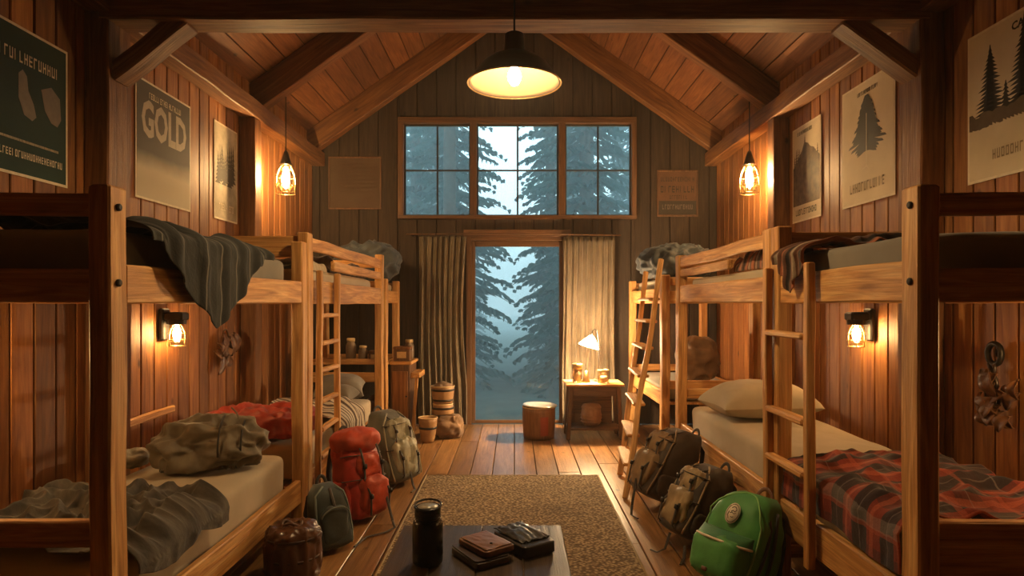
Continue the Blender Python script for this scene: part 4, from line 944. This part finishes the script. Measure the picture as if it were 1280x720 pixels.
def conifer(m, F, cx, z0, h, w, n, d0, seed, bare=0.0, lean=0):
    """spruce silhouette: one jagged outline"""
    r = random.Random(seed); L_, R_ = [], []
    for side, out in ((-1, L_), (1, R_)):
        for i in range(n):
            t = i/n; ww = w/2*((1-t)**.85)*(r.uniform(.8, 1.15)) + .002
            zz = z0 + h*(bare + (1-bare)*t)
            out.append((cx + side*ww, zz - h*.022)); out.append((cx + side*ww*.42, zz + h/n*.55))
    pts = L_ + [(cx+lean, z0+h*1.02)] + R_[::-1]
    b = [(cx+.004*w*8, z0+h*bare), (cx+.03*w, z0-h*.02), (cx-.03*w, z0-h*.02), (cx-.004*w*8, z0+h*bare)]
    for i in range(0, len(pts)-1):
        pass
    # build as fans of strips so that it stays a clean mesh
    for i in range(n):
        a, b_ = L_[2*i], L_[2*i+1]; c, d = R_[2*i], R_[2*i+1]
        nxt = L_[2*i+2] if i+1 < n else (cx, z0+h); nx2 = R_[2*i+2] if i+1 < n else (cx, z0+h)
        m.add([F(a[0], a[1], d0), F(c[0], c[1], d0), F(d[0], d[1], d0), F(b_[0], b_[1], d0)], [(0, 1, 2, 3)])
        m.add([F(b_[0], b_[1], d0), F(d[0], d[1], d0), F((cx+d[0])/2, nx2[1]+h*.03, d0), F((cx+b_[0])/2, nxt[1]+h*.03, d0)], [(0, 1, 2, 3)])
    m.add([F(cx-.02*w, z0-h*.10, d0), F(cx+.02*w, z0-h*.10, d0), F(cx+.02*w, z0+h*.1, d0), F(cx-.02*w, z0+h*.1, d0)], [(0, 1, 2, 3)])
def poster(side, yL, yR, z0, z1, label, mat, edge=PALE, curl=0):
    """side -1/1: side walls; yL/yR = ends at the left/right of its face. returns frame function F(u,v,depth), u centred, v from bottom"""
    s = side; W_ = abs(yR-yL); H_ = z1-z0; yc = (yL+yR)/2; du = 1 if yR > yL else -1
    def F(u, v, d=0): return Vector((s*(XW-.004-d), yc + du*u, z0+v))
    R = empty('poster', (s*XW, yc, z0), label=label, cat='poster')
    m = MB(); p = [F(-W_/2, 0), F(W_/2, 0), F(W_/2, H_), F(-W_/2, H_)]; poly(m, p, F(0, 0, .002)-F(0, 0, 0)); obj('paper_edge', m, edge, R)
    e = .014; m = MB(); p = [F(-W_/2+e, e, .0022), F(W_/2-e, e, .0022), F(W_/2-e, H_-e, .0022), F(-W_/2+e, H_-e, .0022)]; poly(m, p, F(0, 0, .0030)-F(0, 0, .0022)); obj('print', m, mat, R)
    return R, F, W_, H_
TANP = paper('poster_sepia', (.55, .44, .28), (.74, .62, .42)); GRNP = paper('poster_green', (.006, .024, .018), (.016, .045, .033)); DRKP = paper('poster_dusk', (.14, .11, .08), (.46, .38, .26), 1.2); OLDP = paper('poster_faded', (.28, .24, .16), (.60, .50, .34), 6)
DT = .0036
DRKP, nt, b = mat_new('poster_tone_by_height'); g = attr(nt).outputs['Vector']; sz = N(nt, 'ShaderNodeSeparateXYZ'); nt.links.new(g, sz.inputs[0])
v_ = math_(nt, 'MULTIPLY_ADD', sz.outputs[2], 4.5, -10.55); v_ = math_(nt, 'ADD', v_, math_(nt, 'MULTIPLY', noise_(nt, g, 5, 4), .35))  # tone set by height: pale below, darker towards the top
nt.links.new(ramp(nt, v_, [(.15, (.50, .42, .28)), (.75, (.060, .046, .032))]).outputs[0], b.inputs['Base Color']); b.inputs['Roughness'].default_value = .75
# left wall
R, F, w, h = poster(-1, 2.86, 3.486, 2.08, 2.82, 'green-black print with two pale shapes, largest on the wall of the dark striped blanket', GRNP)
m = MB()
for c, pts in (((.02, .42), [(-.06, .10), (-.03, .13), (.0, .10), (.01, .02), (.05, -.05), (.07, -.12), (.04, -.15), (-.02, -.13), (-.06, -.04)]), ((.17, .42), [(-.06, .06), (.02, .10), (.09, .05), (.10, -.08), (.07, -.13), (.02, -.12), (-.03, -.06)])):
    poly(m, [F(c[0]+a*.9, c[1]+b*.85, DT) for a, b in pts], F(0, 0, .0008)-F(0, 0, 0))
obj('pale_shape', m, plain('print_grey', (.22, .18, .14), .7), R)
m = MB(); scribble(m, F, -.22, .25, .56, .055, 5); scribble(m, F, -.25, .27, .09, .035, 6); scribble(m, F, -.18, .24, .17, .012, 7); obj('lettering', m, PALE, R)
R, F, w, h = poster(-1, 4.11, 4.81, 2.14, 2.93, 'print darker towards the top, with big pale lettering, beside the timber post', DRKP)
m = MB(); obj('lettering', place_text('GOLD', .24, lambda x, y, d: F(x, .43+y*1.35, DT), squeeze=.85), plain('print_grey2', (.48, .40, .29), .7), R)
m = MB(); scribble(m, F, -.20, .22, .68, .04, 9); obj('small_lettering', m, PALE, R)
R, F, w, h = poster(-1, 5.19, 5.62, 2.15, 2.95, 'faded olive sketch print, last before the corner post above the built-on ladder bunk', OLDP)
m = MB(); r_ = random.Random(4)
for i in range(9):
    x = -.15+.035*i; conifer(m, F, x, .30+.02*(i % 3), .22+.12*r_.random(), .10, 8, DT+.0001*i, i)
obj('tree_drawing', m, plain('faint_ink', (.09, .075, .05), .8), R); m = MB(); scribble(m, F, -.14, .14, .08, .055, 12); obj('lettering', m, PALE, R)
# right wall
R, F, w, h = poster(1, 3.436, 2.84, 2.086, 2.87, 'sepia print of two tall spruces, nearest beside the dark bunk post', TANP)
m = MB(); conifer(m, F, -.135, .33, .35, .24, 17, DT, 3); conifer(m, F, .085, .33, .42, .26, 19, DT+.0002, 8); conifer(m, F, -.03, .33, .14, .10, 7, DT+.0004, 9); obj('tree_drawing', m, INK, R)
m = MB(); r_ = random.Random(2); pts = [(-w/2+.015, .30)] + [(-w/2+.015+(w-.03)*i/24, .335+.03*r_.random()) for i in range(25)] + [(w/2-.015, .30)]
for i in range(len(pts)-1): m.add([F(pts[i][0], .27+.02*r_.random(), DT+.0006), F(pts[i+1][0], .275, DT+.0006), F(pts[i+1][0], pts[i+1][1], DT+.0006), F(pts[i][0], pts[i][1], DT+.0006)], [(0, 1, 2, 3)])
obj('undergrowth_drawing', m, plain('sepia_wash', (.12, .085, .05), .8), R)
obj('title', place_text('CAMP', .055, lambda x, y, d: F(.08+x, .70+y, DT)), INK, R); m = MB(); scribble(m, F, -.12, .26, .10, .05, 14); obj('lettering', m, plain('sepia_letter', (.30, .22, .13), .8), R)
R, F, w, h = poster(1, 4.75, 4.09, 2.15, 3.0, 'sepia print of one broad tree with pale trunk, right of the spire print', TANP)
m = MB(); r_ = random.Random(7)
nr = 26
for i in range(nr):
    t = i/(nr-1); v = .725 - .37*t; hw = (.045 + .175*t**.75)*r_.uniform(.85, 1.12) if t < .8 else .22*(1-(t-.8)*1.3)*r_.uniform(.7, 1.1)
    for sg in (-1, 1):
        p = [(0, v+.022), (sg*hw*.5, v+.020), (sg*hw*.92, v-.002), (sg*hw, v-.020), (sg*hw*.62, v-.010), (sg*hw*.3, v-.014 if t < .75 else v+.002), (0, v-.012 if t < .75 else v+.006)]
        m.add([F(a_, b_, DT+.00005*(nr-i)) for a_, b_ in p], [tuple(range(7)) if sg > 0 else tuple(range(6, -1, -1))])
obj('tree_crown_drawing', m, INK, R)
m = MB(); P = [(-.05, .235), (-.02, .25), (-.006, .27), (-.004, .62), (.004, .62), (.006, .27), (.02, .25), (.06, .24), (.02, .238), (0, .25), (-.02, .238)]
m.add([F(-.006, .25, DT+.0022), F(.006, .25, DT+.0022), F(.003, .62, DT+.0022), F(-.003, .62, DT+.0022)], [(0, 1, 2, 3)])
for q in ((-.07, .232), (.08, .236), (.04, .226)): m.add([F(0, .262, DT+.0022), F(0, .246, DT+.0022), F(q[0], q[1], DT+.0022)], [(0, 1, 2)])
obj('trunk_drawing', m, PALE, R); m = MB(); scribble(m, F, -.22, .22, .09, .065, 21, w=.004); obj('lettering', m, plain('sepia_letter2', (.26, .19, .11), .8), R); m = MB(); scribble(m, F, -.12, .14, .76, .028, 22); obj('title', m, INK, R)
R, F, w, h = poster(1, 5.60, 5.08, 2.15, 2.96, 'sepia print of a dark spire above a wooded hill, near the caged lantern', TANP)
m = MB(); r_ = random.Random(13)
conifer(m, F, -.02, .52, .19, .09, 9, DT+.0003, 31); poly(m, [F(a, b, DT) for a, b in [(-.24, .14), (.24, .14), (.24, .50), (.19, .53), (.14, .58), (.08, .60), (.03, .64), (-.03, .66), (-.07, .60), (-.13, .55), (-.19, .49), (-.24, .47)]], F(0, 0, .0003)-F(0, 0, 0))
for i in range(14): conifer(m, F, -.21+.032*i, .45+.03*math.sin(i), .10+.07*r_.random(), .06, 6, DT+.0005+.00005*i, i+40)
obj('hill_drawing', m, paper('sepia_hill', (.05, .032, .02), (.20, .125, .065), 14), R); m = MB(); scribble(m, F, -.19, .19, .055, .05, 33); obj('lettering', m, INK, R); m = MB(); scribble(m, F, -.16, .12, .735, .03, 34); obj('title', m, INK, R)
# end wall signs
def sign(px0, px1, py0, py1, label, mat, edge, rows, dark=None, name='framed_sign'):
    x0, x1, z0, z1 = pxX(px0, YB), pxX(px1, YB), pxZ(py1, YB), pxZ(py0, YB); w, h = x1-x0, z1-z0
    def F(u, v, d=0): return Vector(((x0+x1)/2+u, YB-.004-d, z0+v))
    R = empty(name, ((x0+x1)/2, YB, z0), label=label, cat='sign')
    m = MB()
    for a, b, c, d in ((-w/2, w/2, 0, .02), (-w/2, w/2, h-.02, h), (-w/2, -w/2+.018, .02, h-.02), (w/2-.018, w/2, .02, h-.02)): cbox(m, *(sorted((F(a, 0).x, F(b, 0).x))), YB-.022, YB-.004, z0+c, z0+d, .003)
    obj('frame', m, edge, R)
    m = MB(); poly(m, [F(-w/2+.01, .01, .004), F(w/2-.01, .01, .004), F(w/2-.01, h-.01, .004), F(-w/2+.01, h-.01, .004)], Vector((0, -.003, 0))); obj('print', m, mat, R)
    if dark: m = MB(); poly(m, [F(-w/2+.02, dark[0], .0072), F(w/2-.02, dark[0], .0072), F(w/2-.02, dark[1], .0072), F(-w/2+.02, dark[1], .0072)], Vector((0, -.0006, 0))); obj('dark_band', m, plain('band_ink', (.045, .035, .028), .8), R)
    m = MB(); F2 = lambda u, v, d=0: F(u, v, d+.005)
    for (a, b, z, hh, sd) in rows: scribble(m, F2, a*w, b*w, z*h, hh*h, sd)
    return R, m, F, w, h
R, m, F, w, h = sign(821, 872, 213, 271, 'brown framed sign with rows of dark letters on the end wall', paper('sign_brown', (.085, .04, .02), (.13, .062, .03), 6), W_TRIM, [(-.42, .42, .76, .09, 51), (-.42, .42, .52, .14, 52), (-.2, .25, .38, .08, 53)], (.025, .19))
obj('lettering', m, INK, R); m = MB(); scribble(m, lambda u, v, d=0: F(u, v, d+.0065), -.38*w, .38*w, .16*h, .10*h, 54); obj('band_lettering', m, plain('band_text', (.17, .14, .11), .8), R)
R, m, F, w, h = sign(411, 477, 196, 262, 'faint paper notice on the end wall behind the hanging lantern', paper('notice_paper', (.07, .038, .02), (.09, .055, .03), 5), W_TRIM, [(-.3, .4, .85 - .075*i, .02, 60+i) for i in range(8)], name='paper_notice')
obj('lettering', m, plain('faint_text', (.10, .055, .03), .8), R)

# ------------------------------------------------------------------ dried leaf ornaments on the walls
LEAF = plain('dried_leaf', (.20, .085, .035), .45, 0, .4, 25, .5)
def leaves(root, s, cy, cz, n, sp, sd, size):
    r = random.Random(sd)
    for i in range(n):
        m = MB(); y = cy + r.uniform(-1, 1)*sp[0]; z = cz + r.uniform(-1, 1)*sp[1]; a = r.uniform(0, 2*PI); l = size*r.uniform(.7, 1.3); bend = r.uniform(.01, .04); lift = r.uniform(.012, .05)
        def fn(u, v):
            t = u; wv = math.sin(PI*t)**.7*l*.30*(2*v-1); al = (t-.5)*l
            return Vector((s*(XW-.012-lift - bend*math.sin(PI*t) - abs(2*v-1)*.014), y + al*math.cos(a) - wv*math.sin(a), z + al*math.sin(a) + wv*math.cos(a)))
        surf(m, fn, 8, 4, l, l*.5); obj('dried_leaf', m, LEAF, root, smooth=True, solid=.0012)
L = empty('wall_ornament', (2.44, 3.2, 1.0), label='dark ring hook with dried leaves on planks above the plaid blanket', cat='wall ornament')
m = MB(); c0 = Vector((2.40, 3.20, 1.20)); lathe(m, [(.02, 0), (.028, .006), (.022, .02), (.0001, .026)], (2.437, 3.2, 1.205), 16, rot=Matrix.Rotation(-PI/2, 3, 'Y')); obj('hook_plate', m, METAL, L, smooth=True)
m = MB(); tube(m, [c0 + Vector((0, .045*math.cos(a), .052*math.sin(a))) for a in [2*PI*i/24 for i in range(24)]], .014, 8, closed=True); obj('ring', m, METAL, L, smooth=True)
m = MB()
for k in range(3): tube(m, [Vector((2.40-.01*k, 3.2+.03*math.sin(t*7+k*2), 1.15-.26*t)) for t in [i/14 for i in range(15)]], .009, 7)
obj('twisted_cord', m, plain('leather_cord', (.035, .02, .014), .35), L, smooth=True)
leaves(L, 1, 3.15, .97, 18, (.12, .11), 3, .12)
L = empty('wall_ornament', (-2.44, 5.32, 1.0), label='small bunch of dried leaves on planks beyond the lit bulkhead lamp', cat='wall ornament')
m = MB(); tube(m, [Vector((-2.41, 5.34+.05*math.cos(a), 1.17+.07*math.sin(a))) for a in [2*PI*i/20 for i in range(20)]], .007, 6, closed=True); obj('ring', m, plain('vine', (.12, .06, .03), .6), L, smooth=True)
leaves(L, -1, 5.32, 1.05, 14, (.14, .10), 5, .14)

# ------------------------------------------------------------------ outdoors
GRD = plain('forest_floor', (.055, .070, .055), .95, 0, .6, 2.5, .5)
m = MB(); surf(m, lambda u, v: Vector((-45+90*u, YB+.12+82*v, -.18 + .22*noise.noise(Vector((u*9, v*9, 0)))*min(1, v*8))), 80, 80, 90, 82)
tag(obj('forest_ground', m, GRD, origin=False, smooth=True), kind='structure')
BARK = plain('bark', (.10, .085, .07), .95, 0, .8, 6, .5); NEED = plain('needles', (.055, .10, .085), .85, 0, 0, 3, .4)
def tree_meshes(seed, H, Rb, whorls, z_start, per=9):
    r = random.Random(seed); f = MB(); t_ = MB()
    lathe(t_, [(.16*H/14, 0), (.14*H/14, .4), (.11*H/14, H*.35), (.06*H/14, H*.7), (.008, H)], (0, 0, 0), 10, wob=.15)
    for k in range(whorls):
        t = k/whorls; z = z_start + (H-z_start)*t; L0 = Rb*(1-t)**.9 + .08
        for b in range(per):
            a = 2*PI*(b + r.random()*.8)/per; L = L0*r.uniform(.65, 1.15); droop = .28 + .25*(1-t); dx, dy = math.cos(a), math.sin(a); zz = z + r.uniform(-.1, .1)
            n = max(5, int(L*9)); vs = []; fs = []
            def sp(q): return Vector((dx*L*q, dy*L*q, zz - L*droop*q*q*.9 + L*.10*q**3 + .03*L*math.sin(q*9+b)))
            side = Vector((-dy, dx, 0))
            for i in range(n):
                q0 = (i+.2)/n; p = sp(q0); tl = (.34*L*(1-q0)**.7+.07)*r.uniform(.7, 1.2)
                for sg in (-1, 1):
                    d = (side*sg*.75 + Vector((dx, dy, 0))*.65 + Vector((0, 0, -.35-.3*r.random()))).normalized()
                    w = .035+.02*r.random(); e = p + d*tl; up = Vector((0, 0, w))
                    b0 = len(vs); vs += [p, p + Vector((dx, dy, 0))*w*1.2 + up*.3, (p+e)/2 + up*.55 + Vector((dx, dy, 0))*w, e, (p+e)/2 - up*.9]
                    fs += [(b0, b0+1, b0+2, b0+4), (b0+4, b0+2, b0+3)]
            b0 = len(vs); s0, s1, s2 = sp(0), sp(.5), sp(1); ww = Vector((0, 0, .03)); vs += [s0-ww, s0+ww, s1+ww*.6, s2, s1-ww*.6]; fs += [(b0, b0+1, b0+2, b0+4), (b0+4, b0+2, b0+3)]
            f.add(vs, fs)
    return f, t_
protos = [tree_meshes(3, 15, 1.35, 46, .5), tree_meshes(8, 13, 1.0, 40, .3)]
meshes = []
def put_tree(k, px, Y, sc, rz, label, wide=1):
    R = empty('spruce_tree', (pxX(px, Y), Y, -.2), (0, 0, rz), label=label, cat='tree', group='spruces in the mist outside')
    if len(meshes) <= k or meshes[k] is None:
        f, t_ = protos[k]; a = obj('foliage', f, NEED, R, world=False); b = obj('trunk', t_, BARK, R, world=False, smooth=True); meshes.append((a, b))
    else:
        for src in meshes[k]:
            c = src.copy(); COL.objects.link(c); c.parent = R
    R.scale = (sc*wide, sc*wide, sc)
put_tree(0, 566, 13.2, 1.0, .3, 'tall spruce filling the left side of the glass door', .98)
put_tree(1, 688, 14.5, 1.05, 1.1, 'slim spruce at the right side of the glass door')
put_tree(0, 733, 12.5, 1.1, 2.0, 'thick-trunked spruce in the window\'s last sash, above the desk lamp', 1.0)
put_tree(1, 520, 14.0, 1.1, 3.0, 'spruce in the window\'s first sash')
put_tree(1, 772, 17.5, .62, .6, 'short spruce with its tip in the window\'s last sash')
put_tree(0, 540, 20, 1.1, 4.0, 'misty spruce deep behind the first sash')
put_tree(0, 715, 21, 1.0, 5.0, 'misty spruce deep behind the last sash')
put_tree(1, 590, 25, .70, 2.5, 'faint far spruce seen low through the glass door, beside the bright gap', .9)
put_tree(1, 712, 27, .70, 1.7, 'faint far spruce beyond the slim one at the glass door')
put_tree(0, 800, 16, 1.0, 1.0, 'spruce outside beyond the last sash edge')
put_tree(0, 480, 17, 1.0, 2.2, 'spruce outside beyond the first sash edge')
# bare leaning trunks close to the wall, cut by the window
m = MB(); x = pxX(562, 11); lathe(m, [(.13, 0), (.115, 1.5), (.10, 5), (.07, 9)], (x, 11.0, -.2), 14, wob=.12); tag(obj('tree_trunk', m, BARK, smooth=True), 'bare grey trunk crossing the window\'s first sash', 'tree')
# mist
MIST = bpy.data.materials.new('mist'); MIST.use_nodes = True; nt = MIST.node_tree; nt.nodes.remove(nt.nodes['Principled BSDF'])
vs_ = N(nt, 'ShaderNodeVolumeScatter'); vs_.inputs['Color'].default_value = (.80, .93, .97, 1); vs_.inputs['Density'].default_value = .045; vs_.inputs['Anisotropy'].default_value = .2
nt.links.new(vs_.outputs[0], nt.nodes['Material Output'].inputs['Volume'])
m = MB(); cbox(m, -48, 48, YB+.3, YB+84, -.6, 7.5, .001); tag(obj('mist', m, MIST, origin=False), kind='stuff', label='pale blue-grey mist hanging between the trees outside', cat='mist')

HZ = bpy.data.materials.new('haze'); HZ.use_nodes = True; nt = HZ.node_tree; nt.nodes.remove(nt.nodes['Principled BSDF'])
vs_ = N(nt, 'ShaderNodeVolumeScatter'); vs_.inputs['Color'].default_value = (.98, .93, .85, 1); vs_.inputs['Density'].default_value = .003; vs_.inputs['Anisotropy'].default_value = .35
nt.links.new(vs_.outputs[0], nt.nodes['Material Output'].inputs['Volume'])
m = MB(); cbox(m, -XW-.0225, XW+.0225, YR-.022, YB+.022, -.031, 5.6, .001); tag(obj('haze', m, HZ, origin=False), kind='stuff', label='thin warm haze in the cabin air around the lamps', cat='haze')
tops_ = [o_ for o_ in COL.objects if o_.parent is None and o_.get('category') and not o_.get('group') and not o_.get('kind')]
for o_ in tops_:
    if sum(1 for q in tops_ if q['category'] == o_['category']) > 1: o_['group'] = {'box': 'boxes', 'pouch': 'pouches'}.get(o_['category'], o_['category'] + 's') + ' in the cabin'
# ------------------------------------------------------------------ sky, camera, output
w = bpy.data.worlds.new('sky'); scn.world = w; w.use_nodes = True; nt = w.node_tree; bg = nt.nodes['Background']
tc = N(nt, 'ShaderNodeTexCoord'); sx = N(nt, 'ShaderNodeSeparateXYZ'); nt.links.new(tc.outputs['Generated'], sx.inputs[0])
rr = ramp(nt, sx.outputs['Z'], [(0, (.36, .58, .64)), (.10, (.56, .84, .88)), (.6, (.44, .72, .78))]); nt.links.new(rr.outputs[0], bg.inputs[0]); bg.inputs[1].default_value = 2.5

cam = bpy.data.cameras.new('camera'); co = bpy.data.objects.new('camera', cam); COL.objects.link(co)
co.location = (0, 0, EYE); co.rotation_euler = (PI/2, 0, 0); cam.sensor_width = 36; cam.lens = 800/1280*36
cam.shift_x = -3/1280; cam.shift_y = 20/1280; cam.clip_end = 200; scn.camera = co
scn.view_settings.view_transform = 'Standard'; scn.view_settings.look = 'None'; scn.view_settings.gamma = 1; scn.view_settings.use_curve_mapping = False
scn.view_settings.exposure = 0.5
cy = scn.cycles; cy.use_denoising = True; cy.max_bounces = 8; cy.volume_bounces = 1; cy.diffuse_bounces = 5; cy.glossy_bounces = 3; cy.transparent_max_bounces = 12; cy.sample_clamp_indirect = 6; cy.caustics_reflective = False; cy.caustics_refractive = False
